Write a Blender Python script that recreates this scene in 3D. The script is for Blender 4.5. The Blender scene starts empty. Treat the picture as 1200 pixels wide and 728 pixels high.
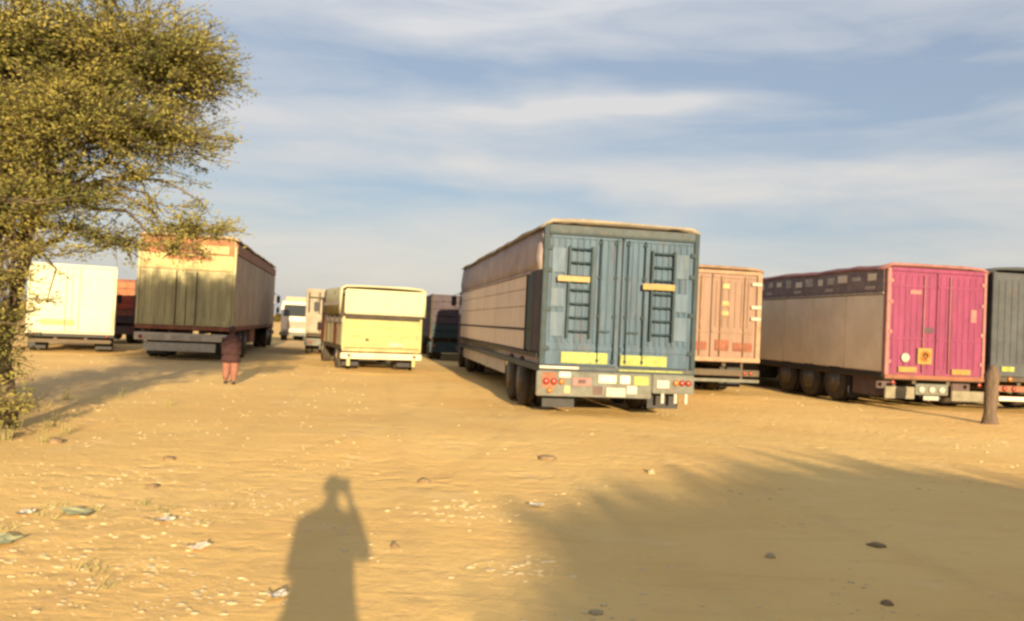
import bpy, bmesh, math, random
import numpy as np
from mathutils import Vector, Matrix, noise
random.seed(7)
rng = np.random.default_rng(11)
SC = bpy.context.scene
COL = SC.collection
RAD = math.radians

# ---------------------------------------------------------------- camera
CAM_H = 1.6
roll, pitch = RAD(2.6), math.asin(17/950)
cf = Vector((0, math.cos(pitch), math.sin(pitch)))
r0 = Vector((1, 0, 0)); u0 = r0.cross(cf)
cr = r0*math.cos(roll) + u0*math.sin(roll)
cu = -r0*math.sin(roll) + u0*math.cos(roll)
cd = bpy.data.cameras.new("camera"); cam = bpy.data.objects.new("camera", cd); COL.objects.link(cam)
m = Matrix((cr, cu, -cf)).transposed().to_4x4(); m.translation = (0, 0, CAM_H)
cam.matrix_world = m
cd.sensor_width = 36; cd.lens = 36*950/1200; cd.clip_start = 0.02; cd.clip_end = 6000
SC.camera = cam

# ---------------------------------------------------------------- world
SUN_EL = RAD(11.0)
SX, SY = 0.196, -0.981           # horizontal direction TOWARDS the sun (behind, slightly right)
w = bpy.data.worlds.new("World"); SC.world = w; w.use_nodes = True
nt = w.node_tree; N = nt.nodes; L = nt.links
bg = N['Background']
sky = N.new('ShaderNodeTexSky'); sky.sky_type = 'NISHITA'; sky.sun_disc = False
sky.sun_elevation = SUN_EL; sky.sun_rotation = math.atan2(SX, SY)
sky.air_density = 1.0; sky.dust_density = 1.5; sky.ozone_density = 1.5
def M(op, a, b=None, c=None, clamp=False, nodes=None, links=None):
    nd = (nodes or N).new('ShaderNodeMath'); nd.operation = op; nd.use_clamp = clamp
    for i, v in enumerate((a, b, c)):
        if v is None: continue
        if isinstance(v, (int, float)): nd.inputs[i].default_value = v
        else: (links or L).new(v, nd.inputs[i])
    return nd.outputs[0]
tc = N.new('ShaderNodeTexCoord'); sp = N.new('ShaderNodeSeparateXYZ'); L.new(tc.outputs['Generated'], sp.inputs[0])
az = M('ARCTAN2', sp.outputs[0], sp.outputs[1]); el = M('ARCSINE', sp.outputs[2])
def sky_noise(sx, sy, off, detail, dist=0.4):
    cb = N.new('ShaderNodeCombineXYZ'); L.new(M('MULTIPLY_ADD', az, sx, off), cb.inputs[0]); L.new(M('MULTIPLY', el, sy), cb.inputs[1])
    cb.inputs[2].default_value = off
    n = N.new('ShaderNodeTexNoise'); n.inputs['Scale'].default_value = 1; n.inputs['Detail'].default_value = detail
    n.inputs['Roughness'].default_value = 0.55; n.inputs['Distortion'].default_value = dist
    L.new(cb.outputs[0], n.inputs['Vector']); return n.outputs['Fac']
elw = M('ADD', el, M('MULTIPLY', M('SUBTRACT', sky_noise(3, 10, 9.1, 3), 0.5), 0.07))
cover = M('MULTIPLY', M('SUBTRACT', sky_noise(3.2, 17, 3.3, 6, 0.7), 0.5), 2.0)
cover = M('ADD', cover, M('MULTIPLY', M('SUBTRACT', sky_noise(7, 38, 5.3, 5, .6), 0.5), 0.9))
for a, e, sa, se, wt in ((-.13, .345, .20, .022, .75), (.05, .262, .16, .011, .9), (-.25, .235, .28, .03, .55),
                         (.18, .268, .14, .010, .8), (.45, .180, .45, .028, .75), (-.1, .185, .5, .016, .45),
                         (.15, .40, .35, .03, .45), (.42, .275, .22, .045, -.75), (.05, .305, .25, .018, -.7),
                         (-.2, .150, .4, .014, -.6), (.3, .125, .5, .012, -.3), (.0, .06, 1.2, .05, .6), (.5, .215, .3, .01, -.2)):
    g = M('EXPONENT', M('MULTIPLY', M('ADD', M('POWER', M('ABSOLUTE', M('DIVIDE', M('SUBTRACT', az, a), sa)), 2.0),
                                      M('POWER', M('ABSOLUTE', M('DIVIDE', M('SUBTRACT', elw, e), se)), 2.0)), -1.0))
    cover = M('ADD', cover, M('MULTIPLY', g, wt))
cover = M('MULTIPLY_ADD', cover, 0.66, 0.41, clamp=True)
mx = N.new('ShaderNodeMix'); mx.data_type = 'RGBA'
CLOUD_K = 3.55
base = N.new('ShaderNodeMix'); base.data_type = 'RGBA'; base.inputs[0].default_value = 0.62
base.inputs[7].default_value = (CLOUD_K*0.64, CLOUD_K*0.73, CLOUD_K*0.92, 1)
L.new(sky.outputs[0], base.inputs[6])
crp = N.new('ShaderNodeMix'); crp.data_type = 'RGBA'
crp.inputs[6].default_value = (CLOUD_K*1.26, CLOUD_K*1.15, CLOUD_K*1.02, 1)
crp.inputs[7].default_value = (CLOUD_K*1.27, CLOUD_K*1.27, CLOUD_K*1.30, 1)
L.new(M('MULTIPLY', el, 2.6, clamp=True), crp.inputs[0])
cl = N.new('ShaderNodeMix'); cl.data_type = 'RGBA'; cl.inputs[0].default_value = 0.92    # clouds pick up part of the sky glow, so they brighten towards the sun
L.new(sky.outputs[0], cl.inputs[6]); L.new(crp.outputs[2], cl.inputs[7])
L.new(cover, mx.inputs[0]); L.new(base.outputs[2], mx.inputs[6]); L.new(cl.outputs[2], mx.inputs[7])
L.new(mx.outputs[2], bg.inputs[0]); bg.inputs[1].default_value = 0.055

# ---------------------------------------------------------------- sun
sd = bpy.data.lights.new("sun", 'SUN'); so = bpy.data.objects.new("sun", sd); COL.objects.link(so)
sd.energy = 3.9; sd.angle = RAD(0.55); sd.color = (1.0, 0.77, 0.46)
tosun = Vector((SX*math.cos(SUN_EL), SY*math.cos(SUN_EL), math.sin(SUN_EL)))
so.rotation_euler = tosun.to_track_quat('Z', 'Y').to_euler(); so.location = (5, -20, 20)
SC.view_settings.view_transform = 'Standard'; SC.view_settings.look = 'None'
SC.view_settings.exposure = 1.6; SC.view_settings.gamma = 1.0
SC.cycles.filter_width = 2.8

# ---------------------------------------------------------------- materials
def mat(name, col, rough=0.7, var=0.25, scale=3.0, second=None, second_amt=0.5, dust=0.0, dust_h=1.2, bump=0.0,
        bump_scale=20, metallic=0.0, streak=False, spec=0.3, coords='Object', rust=0.0):
    mt = bpy.data.materials.new(name); mt.use_nodes = True
    n, l = mt.node_tree.nodes, mt.node_tree.links; b = n['Principled BSDF']
    def mm(op, a, bb=None, c=None, clamp=False): return M(op, a, bb, c, clamp, n, l)
    t = n.new('ShaderNodeTexCoord'); mp = n.new('ShaderNodeMapping'); l.new(t.outputs[coords], mp.inputs[0])
    if streak: mp.inputs['Scale'].default_value = (2.4, 2.4, 0.35)
    nz = n.new('ShaderNodeTexNoise'); nz.inputs['Scale'].default_value = scale; nz.inputs['Detail'].default_value = 6
    nz.inputs['Roughness'].default_value = 0.65; l.new(mp.outputs[0], nz.inputs['Vector'])
    mx = n.new('ShaderNodeMix'); mx.data_type = 'RGBA'
    mx.inputs[6].default_value = (*[c*(1-var) for c in col], 1); mx.inputs[7].default_value = (*[min(1, c*(1+var)) for c in col], 1)
    l.new(mm('MULTIPLY_ADD', mm('SUBTRACT', nz.outputs['Fac'], 0.5), 2.6, 0.5, True), mx.inputs[0]); out = mx.outputs[2]
    if second:
        n2 = n.new('ShaderNodeTexNoise'); n2.inputs['Scale'].default_value = scale*1.7; n2.inputs['Detail'].default_value = 8
        n2.inputs['Roughness'].default_value = 0.7; l.new(mp.outputs[0], n2.inputs['Vector'])
        m2 = n.new('ShaderNodeMix'); m2.data_type = 'RGBA'; m2.inputs[7].default_value = (*second, 1); l.new(out, m2.inputs[6])
        l.new(mm('MULTIPLY', mm('MULTIPLY_ADD', mm('SUBTRACT', n2.outputs['Fac'], 0.55), 9, 0.0, True), second_amt), m2.inputs[0]); out = m2.outputs[2]
    if rust > 0:
        n5 = n.new('ShaderNodeTexNoise'); n5.inputs['Scale'].default_value = 3.3; n5.inputs['Detail'].default_value = 9; n5.inputs['Roughness'].default_value = .78
        n5.inputs['Distortion'].default_value = .4; l.new(mp.outputs[0], n5.inputs['Vector'])
        m5 = n.new('ShaderNodeMix'); m5.data_type = 'RGBA'; m5.inputs[7].default_value = (.13, .07, .035, 1); l.new(out, m5.inputs[6])
        l.new(mm('MULTIPLY', mm('MULTIPLY_ADD', n5.outputs['Fac'], 11, -6.3, True), rust), m5.inputs[0]); out = m5.outputs[2]
    if dust > 0:
        s = n.new('ShaderNodeSeparateXYZ'); g = n.new('ShaderNodeNewGeometry'); l.new(g.outputs['Position'], s.inputs[0])
        fac = mm('SUBTRACT', 1.0, mm('DIVIDE', s.outputs[2], dust_h), None, True)
        fac = mm('MULTIPLY', mm('ADD', fac, mm('MULTIPLY', nz.outputs['Fac'], 0.5)), dust, None, True)
        m3 = n.new('ShaderNodeMix'); m3.data_type = 'RGBA'; m3.inputs[7].default_value = (0.34, 0.25, 0.15, 1); l.new(out, m3.inputs[6]); l.new(fac, m3.inputs[0]); out = m3.outputs[2]
    l.new(out, b.inputs['Base Color'])
    b.inputs['Roughness'].default_value = rough; b.inputs['Metallic'].default_value = metallic
    b.inputs['Specular IOR Level'].default_value = spec
    if bump:
        n4 = n.new('ShaderNodeTexNoise'); n4.inputs['Scale'].default_value = bump_scale; n4.inputs['Detail'].default_value = 5; l.new(mp.outputs[0], n4.inputs['Vector'])
        bp = n.new('ShaderNodeBump'); bp.inputs['Strength'].default_value = bump; bp.inputs['Distance'].default_value = 0.03
        l.new(n4.outputs['Fac'], bp.inputs['Height']); l.new(bp.outputs[0], b.inputs['Normal'])
    return mt
P = {}
P['rubber'] = mat('tyre_rubber', (.022, .021, .020), .9, .3, 6, dust=.14, dust_h=.8)
P['rim'] = mat('wheel_rim', (.12, .105, .09), .6, .3, 5, (.12, .07, .04), .6, dust=.2)
P['chassis'] = mat('chassis_steel', (.03, .026, .022), .8, .3, 4, (.09, .05, .03), .6, dust=.25)
P['blackmetal'] = mat('black_metal', (.03, .03, .032), .6, .2, 5)
P['blue'] = mat('blue_grey_paint', (.034, .074, .122), .55, .35, 2.4, (.095, .102, .130), .7, dust=.04, rust=.55, bump=.25, bump_scale=9, streak=True)
P['bluelight'] = mat('pale_blue_paint', (.065, .105, .155), .55, .3, 3.5, (.11, .12, .11), .6, streak=True)
P['bluedark'] = mat('dark_blue_steel', (.016, .034, .044), .6, .3, 5, (.06, .05, .035), .4)
P['frameblue'] = mat('grey_green_frame', (.048, .064, .072), .6, .3, 5, (.12, .08, .05), .6)
P['canvas'] = mat('cream_canvas', (.27, .235, .18), .9, .25, 2.2, (.19, .15, .10), .4, bump=.6, bump_scale=5)
P['browntarp'] = mat('brown_tarpaulin', (.36, .30, .29), .9, .2, 1.3, (.42, .36, .33), .4, bump=.6, bump_scale=4)
P['beige'] = mat('beige_board', (.70, .58, .46), .75, .15, 2, (.42, .27, .17), .35, dust=.2, streak=True)
P['skirtgrey'] = mat('pale_grey_skirt', (.46, .41, .34), .75, .15, 2, (.3, .25, .2), .5, dust=.1)
P['skirtdim'] = mat('dull_khaki_bumper', (.19, .17, .12), .75, .25, 4, (.12, .1, .06), .6, rust=.4)
P['red'] = mat('worn_red_paint', (.30, .055, .03), .6, .3, 3, (.2, .09, .05), .5, rust=.4)
P['maroon'] = mat('dark_maroon', (.055, .040, .050), .7, .3, 4, (.05, .06, .09), .6)
P['lime'] = mat('lime_reflective_strip', (.24, .27, .07), .35, .3, 9, (.16, .17, .08), .7)
P['yellow'] = mat('yellow_plate', (.24, .17, .05), .4, .2, 8, (.22, .15, .07), .4)
P['plate'] = mat('white_plate', (.34, .315, .27), .5, .2, 14, (.18, .16, .13), .45)
P['dustgrey'] = mat('dusty_grey_bumper', (.10, .115, .105), .7, .35, 5, (.17, .13, .10), .6, dust=.12, rust=.6)
P['redlamp'] = mat('red_lamp', (.22, .03, .02), .25, .2, 8, spec=.5)
P['orangelamp'] = mat('orange_lamp', (.32, .11, .02), .25, .2, 8, spec=.5)
P['salmon'] = mat('salmon_paint', (.20, .125, .092), .6, .2, 2.2, (.225, .16, .12), .7, dust=.12, rust=.3, bump=.2, streak=True)
P['salmonrib'] = mat('cream_rib', (.25, .165, .105), .6, .25, 4, (.22, .12, .07), .5)
P['rustred'] = mat('rust_red_paint', (.17, .05, .03), .7, .35, 4, (.24, .12, .07), .6, dust=.25)
P['pink'] = mat('magenta_paint', (.165, .022, .078), .55, .25, 2.4, (.185, .05, .10), .6, dust=.10, rust=.3, bump=.2, streak=True)
P['pinkedge'] = mat('faded_pink_frame', (.26, .12, .115), .6, .2, 4, (.3, .2, .15), .5)
P['olive'] = mat('olive_grey_canvas', (.72, .62, .47), .85, .12, 1.2, (.66, .50, .38), .5, dust=.15, bump=.3, bump_scale=3)
P['darkband'] = mat('dark_lace_band', (.20, .155, .145), .8, .3, 4, (.30, .25, .21), .5)
P['palemark'] = mat('pale_painted_patch', (.42, .36, .30), .8, .3, 6, (.2, .16, .14), .6)
P['purple'] = mat('dark_purple_box', (.05, .03, .045), .7, .3, 4, dust=.2)
P['greygreen'] = mat('dark_grey_green_paint', (.048, .058, .070), .7, .25, 2, (.07, .075, .08), .5, rust=.3, dust=.1, bump=.2)
P['khaki'] = mat('khaki_paint', (.34, .315, .18), .7, .3, 2.2, (.38, .31, .17), .6, dust=.15, bump=.3, streak=True)
P['khakiside'] = mat('khaki_side', (.40, .30, .20), .8, .2, 1.2, (.34, .21, .14), .5, dust=.1, bump=.3, bump_scale=4)
P['orange'] = mat('orange_red_paint', (.26, .10, .045), .65, .35, 2, (.32, .19, .08), .6)
P['gold'] = mat('golden_yellow_paint', (.36, .29, .14), .65, .3, 2, (.30, .15, .06), .5)
P['white'] = mat('white_paint', (.50, .48, .34), .5, .1, 2, (.36, .33, .22), .4, dust=.12)
P['paleyellow'] = mat('pale_yellow_paint', (.33, .31, .13), .6, .2, 3, (.30, .23, .12), .7, rust=.5, dust=.15, bump=.2)
P['creamtarp'] = mat('cream_tarpaulin', (.44, .42, .27), .85, .08, 2.5, (.29, .26, .15), .4, bump=.5, bump_scale=5)
P['glass'] = mat('cab_glass', (.03, .035, .035), .12, .1, 3, spec=.6)
P['wood'] = mat('weathered_post', (.12, .085, .06), .9, .4, 8, (.06, .045, .035), .6, bump=.8, bump_scale=18, streak=True)
P['bark'] = mat('grey_brown_bark', (.13, .10, .07), .95, .35, 7, (.04, .03, .02), .6, bump=.9, bump_scale=22, streak=True)
P['skin'] = mat('brown_skin', (.20, .11, .07), .6, .1, 6)
P['hair'] = mat('black_hair', (.012, .010, .009), .8, .2, 30)
P['darkcloth'] = mat('dark_maroon_cloth', (.045, .022, .024), .95, .3, 6, bump=.4)
P['pinkcloth'] = mat('salmon_cloth', (.22, .10, .075), .95, .2, 6, bump=.4)
P['greycloth'] = mat('grey_cloth', (.12, .11, .10), .95, .2, 6, bump=.4)
P['stone'] = mat('pale_stone', (.60, .48, .28), .95, .25, 7, (.42, .30, .16), .6, bump=.8, bump_scale=25, coords='Generated')
P['darkstone'] = mat('dark_clod', (.33, .23, .13), .95, .35, 7, bump=.8, bump_scale=25, coords='Generated')
P['paper'] = mat('pale_litter', (.50, .46, .38), .8, .15, 9)
P['greenlitter'] = mat('dull_green_litter', (.36, .36, .20), .8, .3, 9)
P['drygrass'] = mat('dry_grass', (.20, .18, .07), .9, .4, 2, coords='Generated')

def leaf_material(name, c1, c2):
    mt = bpy.data.materials.new(name); mt.use_nodes = True
    n, l = mt.node_tree.nodes, mt.node_tree.links; b = n['Principled BSDF']; o = n['Material Output']
    g = n.new('ShaderNodeNewGeometry'); tcx = n.new('ShaderNodeTexCoord')
    nz = n.new('ShaderNodeTexNoise'); nz.inputs['Scale'].default_value = 1.3; nz.inputs['Detail'].default_value = 3; l.new(tcx.outputs['Object'], nz.inputs['Vector'])
    f = M('ADD', M('MULTIPLY', g.outputs['Random Per Island'], 0.6, nodes=n, links=l), M('MULTIPLY_ADD', nz.outputs['Fac'], 2.6, -1.05, nodes=n, links=l), clamp=True, nodes=n, links=l)
    mx = n.new('ShaderNodeMix'); mx.data_type = 'RGBA'; mx.inputs[6].default_value = (*c1, 1); mx.inputs[7].default_value = (*c2, 1); l.new(f, mx.inputs[0])
    l.new(mx.outputs[2], b.inputs['Base Color']); b.inputs['Roughness'].default_value = .7; b.inputs['Specular IOR Level'].default_value = .15
    tr = n.new('ShaderNodeBsdfTranslucent'); l.new(mx.outputs[2], tr.inputs[0])
    ms = n.new('ShaderNodeMixShader'); ms.inputs[0].default_value = .3; l.new(b.outputs[0], ms.inputs[1]); l.new(tr.outputs[0], ms.inputs[2]); l.new(ms.outputs[0], o.inputs[0])
    return mt
P['leaf'] = leaf_material('olive_leaf', (.075, .095, .028), (.36, .31, .085))
P['leafgrey'] = leaf_material('dull_leaf', (.05, .05, .022), (.13, .10, .04))

# ---------------------------------------------------------------- ground height
def gz(x, y):
    v = Vector((x*.13, y*.13, 0.0))
    h = noise.noise(v)*.10 + noise.noise(v*2.7 + Vector((5, 1, 0)))*.035 + noise.noise(v*9.0)*.010
    d = math.hypot(x, y)
    if d < 60: h += noise.noise(v*26.0)*.007*(1 - d/60)
    return h*min(1.0, max(0.25, d/12.0))

# ---------------------------------------------------------------- mesh helpers
class MB:
    def __init__(s): s.v = []; s.f = []; s.sm = []
    def add(s, vs, fs, smooth=False):
        k = len(s.v); s.v += [tuple(v) for v in vs]; s.f += [tuple(i+k for i in f) for f in fs]; s.sm += [smooth]*len(fs)
        return s
    def box(s, x0, x1, y0, y1, z0, z1, b=0.0):
        if b <= 0:
            vs = [(x, y, z) for z in (z0, z1) for y in (y0, y1) for x in (x0, x1)]
            return s.add(vs, [(0, 2, 3, 1), (4, 5, 7, 6), (0, 1, 5, 4), (2, 6, 7, 3), (0, 4, 6, 2), (1, 3, 7, 5)])
        bm = bmesh.new(); bmesh.ops.create_cube(bm, size=1)
        for v in bm.verts: v.co = Vector(((x0+x1)/2 + v.co.x*(x1-x0), (y0+y1)/2 + v.co.y*(y1-y0), (z0+z1)/2 + v.co.z*(z1-z0)))
        b = min(b, abs(x1-x0)*.45, abs(y1-y0)*.45, abs(z1-z0)*.45)
        bmesh.ops.bevel(bm, geom=bm.edges[:], offset=b, segments=2, affect='EDGES')
        bm.verts.index_update(); s.add([v.co[:] for v in bm.verts], [[v.index for v in f.verts] for f in bm.faces]); bm.free(); return s
    def tube(s, pts, rad, seg=8, cap=True, smooth=True):
        pts = [Vector(p) for p in pts]; rs = rad if isinstance(rad, (list, tuple)) else [rad]*len(pts)
        vs = []; fs = []; prev = None
        for i, p in enumerate(pts):
            d = (pts[min(i+1, len(pts)-1)] - pts[max(i-1, 0)]).normalized()
            if prev is None: a = d.orthogonal().normalized()
            else:
                a = prev - d*prev.dot(d); a = a.normalized() if a.length > 1e-5 else d.orthogonal().normalized()
            prev = a; b = d.cross(a)
            for k in range(seg):
                t = 2*math.pi*k/seg; vs.append(p + (a*math.cos(t) + b*math.sin(t))*rs[i])
        for i in range(len(pts)-1):
            for k in range(seg):
                fs.append((i*seg+k, i*seg+(k+1) % seg, (i+1)*seg+(k+1) % seg, (i+1)*seg+k))
        if cap: fs.append(tuple(reversed(range(seg)))); fs.append(tuple((len(pts)-1)*seg+k for k in range(seg)))
        return s.add(vs, fs, smooth)
    def lathe_x(s, prof, cx, cy, cz, seg=28):     # profile (x, r) round the x axis
        vs = []; fs = []
        for (x, r) in prof:
            for k in range(seg):
                t = 2*math.pi*k/seg; vs.append((cx+x, cy+r*math.cos(t), cz+r*math.sin(t)))
        for i in range(len(prof)-1):
            for k in range(seg): fs.append((i*seg+k, (i+1)*seg+k, (i+1)*seg+(k+1) % seg, i*seg+(k+1) % seg))
        fs.append(tuple(range(seg))); fs.append(tuple(reversed([(len(prof)-1)*seg+k for k in range(seg)])))
        return s.add(vs, fs, True)
    def loft(s, rings, cap=True, smooth=True):
        n = len(rings[0]); vs = [p for r in rings for p in r]; fs = []
        for i in range(len(rings)-1):
            for k in range(n): fs.append((i*n+k, i*n+(k+1) % n, (i+1)*n+(k+1) % n, (i+1)*n+k))
        if cap: fs.append(tuple(reversed(range(n)))); fs.append(tuple((len(rings)-1)*n+k for k in range(n)))
        return s.add(vs, fs, smooth)
    def mesh(s, name, m):
        me = bpy.data.meshes.new(name); me.from_pydata(s.v, [], s.f); me.polygons.foreach_set('use_smooth', s.sm)
        me.materials.append(m); me.update(); return me
    def build(s, name, m, parent=None, loc=None, fix=True, label=None):
        me = s.mesh(name, m)
        if fix:
            bm = bmesh.new(); bm.from_mesh(me); bmesh.ops.recalc_face_normals(bm, faces=bm.faces); bm.to_mesh(me); bm.free()
        o = bpy.data.objects.new(name, me); COL.objects.link(o)
        if parent: o.parent = parent
        if loc: o.location = loc
        if label: o['label'] = label
        return o
def tag(o, label=None, cat=None, group=None, kind=None):
    if label: o['label'] = label
    if cat: o['category'] = cat
    if group: o['group'] = group
    if kind: o['kind'] = kind
    return o
def thing(name, label, cat, loc, rz=0.0, group=None):
    o = bpy.data.objects.new(name, None); COL.objects.link(o); o.location = loc; o.rotation_euler = (0, 0, rz)
    o.empty_display_size = .3
    return tag(o, label, cat, group)
def B(name, m, parent, x0, x1, y0, y1, z0, z1, b=.008, label=None):
    return MB().box(x0, x1, y0, y1, z0, z1, b).build(name, P[m], parent, label=label)
def share(o, parent, loc):
    c = o.copy(); COL.objects.link(c); c.parent = parent; c.location = loc
    for ch in o.children:
        d = ch.copy(); COL.objects.link(d); d.parent = c
    return c

# ---------------------------------------------------------------- ground
def rows():
    ys = [-90, -60, -40, -28, -20, -14, -9, -6, -4, -2, -1, 0, .8]
    y = 1.4
    while y < 4000: ys.append(y); y += max(.045, y*.0085) if y < 45 else y*.04
    ys.append(4200); return ys
ys = rows(); nx = 300
us = [math.sinh(3.2*(i/(nx-1)*2-1))/math.sinh(3.2) for i in range(nx)]
us = [0.55*(i/(nx-1)*2-1) + 0.45*u for i, u in enumerate(us)]
gv = []; gf = []
for j, y in enumerate(ys):
    wd = 26 + max(0, abs(y))*2.0
    for i in range(nx):
        x = us[i]*wd
        gv.append((x, y, gz(x, y) if abs(y) < 300 and abs(x) < 300 else 0.0))
for j in range(len(ys)-1):
    for i in range(nx-1):
        a = j*nx+i; gf.append((a, a+1, a+nx+1, a+nx))
gm = bpy.data.materials.new('sand'); gm.use_nodes = True
n, l = gm.node_tree.nodes, gm.node_tree.links; b = n['Principled BSDF']
g = n.new('ShaderNodeNewGeometry'); s = n.new('ShaderNodeSeparateXYZ'); l.new(g.outputs['Position'], s.inputs[0])
def gn(sc, det=6, rough=.6, vec=None, dist=0):
    q = n.new('ShaderNodeTexNoise'); q.inputs['Scale'].default_value = sc; q.inputs['Detail'].default_value = det
    q.inputs['Roughness'].default_value = rough; q.inputs['Distortion'].default_value = dist
    l.new(vec or g.outputs['Position'], q.inputs['Vector']); return q.outputs['Fac']
def gmix(fac, a, c):
    q = n.new('ShaderNodeMix'); q.data_type = 'RGBA'
    l.new(fac, q.inputs[0])
    for i, v in ((6, a), (7, c)):
        if isinstance(v, tuple): q.inputs[i].default_value = (*v, 1)
        else: l.new(v, q.inputs[i])
    return q.outputs[2]
def gm_(op, a, bb=None, c=None, clamp=False): return M(op, a, bb, c, clamp, n, l)
c0 = gmix(gm_('MULTIPLY_ADD', gn(.35, 5), 3.0, -1.0, True), (.73, .465, .170), (.79, .55, .215))
c0 = gmix(gm_('MULTIPLY', gm_('MULTIPLY_ADD', gn(1.8, 8, .7), 5.0, -2.6, True), .55), c0, (.74, .44, .19))
c0 = gmix(gm_('MULTIPLY', gm_('MULTIPLY_ADD', gn(7, 8, .75), 6.0, -3.4, True), .5), c0, (.56, .38, .17))
mp = n.new('ShaderNodeMapping'); mp.inputs['Scale'].default_value = (.5, 3.5, 1); mp.inputs['Rotation'].default_value = (0, 0, .12); l.new(g.outputs['Position'], mp.inputs[0])
c0 = gmix(gm_('MULTIPLY', gm_('MULTIPLY_ADD', gn(1.6, 7, .7, mp.outputs[0], .6), 6.0, -3.2, True), .35), c0, (.57, .36, .155))
c0 = gmix(gm_('MULTIPLY', gm_('MULTIPLY_ADD', gn(.9, 7, .72), 7.0, -3.9, True), .6), c0, (.80, .60, .29))
c0 = gmix(gm_('MULTIPLY', gm_('MULTIPLY_ADD', gn(2.7, 8, .78), 8.0, -4.9, True), .5), c0, (.50, .37, .20))
# grey-brown band along the left: the acacia's shade put into the sand colour
xl = gm_('ADD', s.outputs[0], gm_('MULTIPLY', s.outputs[1], .085))
xl = gm_('ADD', xl, gm_('MULTIPLY_ADD', gn(.5, 4), 2.2, -1.1))
shade_band = gm_('SUBTRACT', 1.0, gm_('ABSOLUTE', gm_('DIVIDE', gm_('ADD', xl, 7.6), 2.0)), None, True)
shade_band = gm_('MULTIPLY', gm_('MULTIPLY', shade_band, 1.8, None, True), gm_('MULTIPLY_ADD', gn(3, 6, .7), 1.2, .1, True))
c0 = gmix(gm_('MULTIPLY', shade_band, .75), c0, (.42, .31, .19))
# oil-darkened dirt in the parking row
pk = gm_('MULTIPLY', gm_('MULTIPLY_ADD', s.outputs[1], .25, -5.0, True), gm_('MULTIPLY_ADD', gn(.5, 5), 3.0, -1.2, True))
c0 = gmix(gm_('MULTIPLY', pk, .22), c0, (.36, .25, .145))
l.new(c0, b.inputs['Base Color']); b.inputs['Roughness'].default_value = .95; b.inputs['Specular IOR Level'].default_value = .1
bp = n.new('ShaderNodeBump'); bp.inputs['Strength'].default_value = .55; bp.inputs['Distance'].default_value = .05
def tracks(a, bb, cc, half):       # a pair of tyre ruts along x = a + b*y + c*y*y
    cx_ = gm_('ADD', gm_('MULTIPLY_ADD', s.outputs[1], bb, a), gm_('MULTIPLY', gm_('MULTIPLY', s.outputs[1], s.outputs[1]), cc))
    dd = gm_('ABSOLUTE', gm_('SUBTRACT', gm_('ABSOLUTE', gm_('SUBTRACT', gm_('ADD', s.outputs[0], gm_('MULTIPLY', gn(.8, 2), .25)), cx_)), half))
    return gm_('SUBTRACT', 1.0, gm_('DIVIDE', dd, .20), None, True)
rut = gm_('MAXIMUM', tracks(-4.2, .42, -.012, .95), gm_('MAXIMUM', tracks(3.6, -.25, .004, .95), tracks(-.6, -.16, .0, 1.0)))
rut = gm_('MULTIPLY', rut, gm_('MULTIPLY_ADD', gn(1.1, 5), 3.2, -1.1, True))
c0 = gmix(gm_('MULTIPLY', rut, .35), c0, (.54, .36, .16)); l.new(c0, b.inputs['Base Color'])
vo = n.new('ShaderNodeTexVoronoi'); vo.feature = 'SMOOTH_F1'; vo.inputs['Scale'].default_value = 2.6; vo.inputs['Smoothness'].default_value = .6; vo.inputs['Randomness'].default_value = 1
wv = n.new('ShaderNodeVectorMath'); wv.operation = 'ADD'; nv = n.new('ShaderNodeTexNoise'); nv.inputs['Scale'].default_value = 2.0; nv.inputs['Detail'].default_value = 4
l.new(g.outputs['Position'], nv.inputs['Vector']); l.new(g.outputs['Position'], wv.inputs[0]); l.new(nv.outputs['Color'], wv.inputs[1]); l.new(wv.outputs[0], vo.inputs['Vector'])
trod = gm_('MULTIPLY', gm_('SUBTRACT', .45, vo.outputs['Distance'], None, True), gm_('MULTIPLY_ADD', gn(.45, 3), 3.0, -1.1, True))      # scuffed, trodden patches
l.new(gm_('SUBTRACT', gm_('ADD', gn(6, 8, .7), gm_('MULTIPLY', gn(1.6, 7, .7, mp.outputs[0], .6), .55)), gm_('ADD', gm_('MULTIPLY', trod, 2.0), gm_('MULTIPLY', rut, .55))), bp.inputs['Height']); l.new(bp.outputs[0], b.inputs['Normal'])
me = bpy.data.meshes.new('ground'); me.from_pydata(gv, [], gf); me.polygons.foreach_set('use_smooth', [True]*len(gf)); me.materials.append(gm)
go = bpy.data.objects.new('ground', me); COL.objects.link(go); tag(go, 'sandy dirt ground of the truck yard', kind='structure')

# ---------------------------------------------------------------- truck parts
TYRE_R = .50
def tyre_mesh(R=TYRE_R, w=.27):
    t = MB(); h = w/2
    t.lathe_x([(-h, R*.60), (-h*1.05, R*.78), (-h*.9, R*.95), (-h*.6, R), (-h*.15, R), (-h*.12, R*.97), (h*.12, R*.97), (h*.15, R), (h*.6, R), (h*.9, R*.95), (h*1.05, R*.78), (h, R*.60)], 0, 0, 0)
    return t
def rim_mesh(R=TYRE_R, w=.27):
    r = MB(); h = w/2
    r.lathe_x([(-h*1.04, R*.58), (-h*1.0, R*.52), (-h*.5, R*.42), (-h*.5, R*.2), (-h*1.15, R*.16), (-h*1.15, R*.05), (h*1.15, R*.05), (h*1.15, R*.16), (h*.5, R*.2), (h*.5, R*.42), (h*1.0, R*.52), (h*1.04, R*.58)], 0, 0, 0, 20)
    for k in range(8):
        a = k*math.pi/4
        for sx in (-1, 1): r.box(sx*h*.5-.03, sx*h*.5+.03, R*.3*math.cos(a)-.018, R*.3*math.cos(a)+.018, R*.3*math.sin(a)-.018, R*.3*math.sin(a)+.018)
    return r
TM = tyre_mesh().mesh('wheel', P['rubber']); RM = rim_mesh().mesh('rim', P['rim'])
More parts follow.
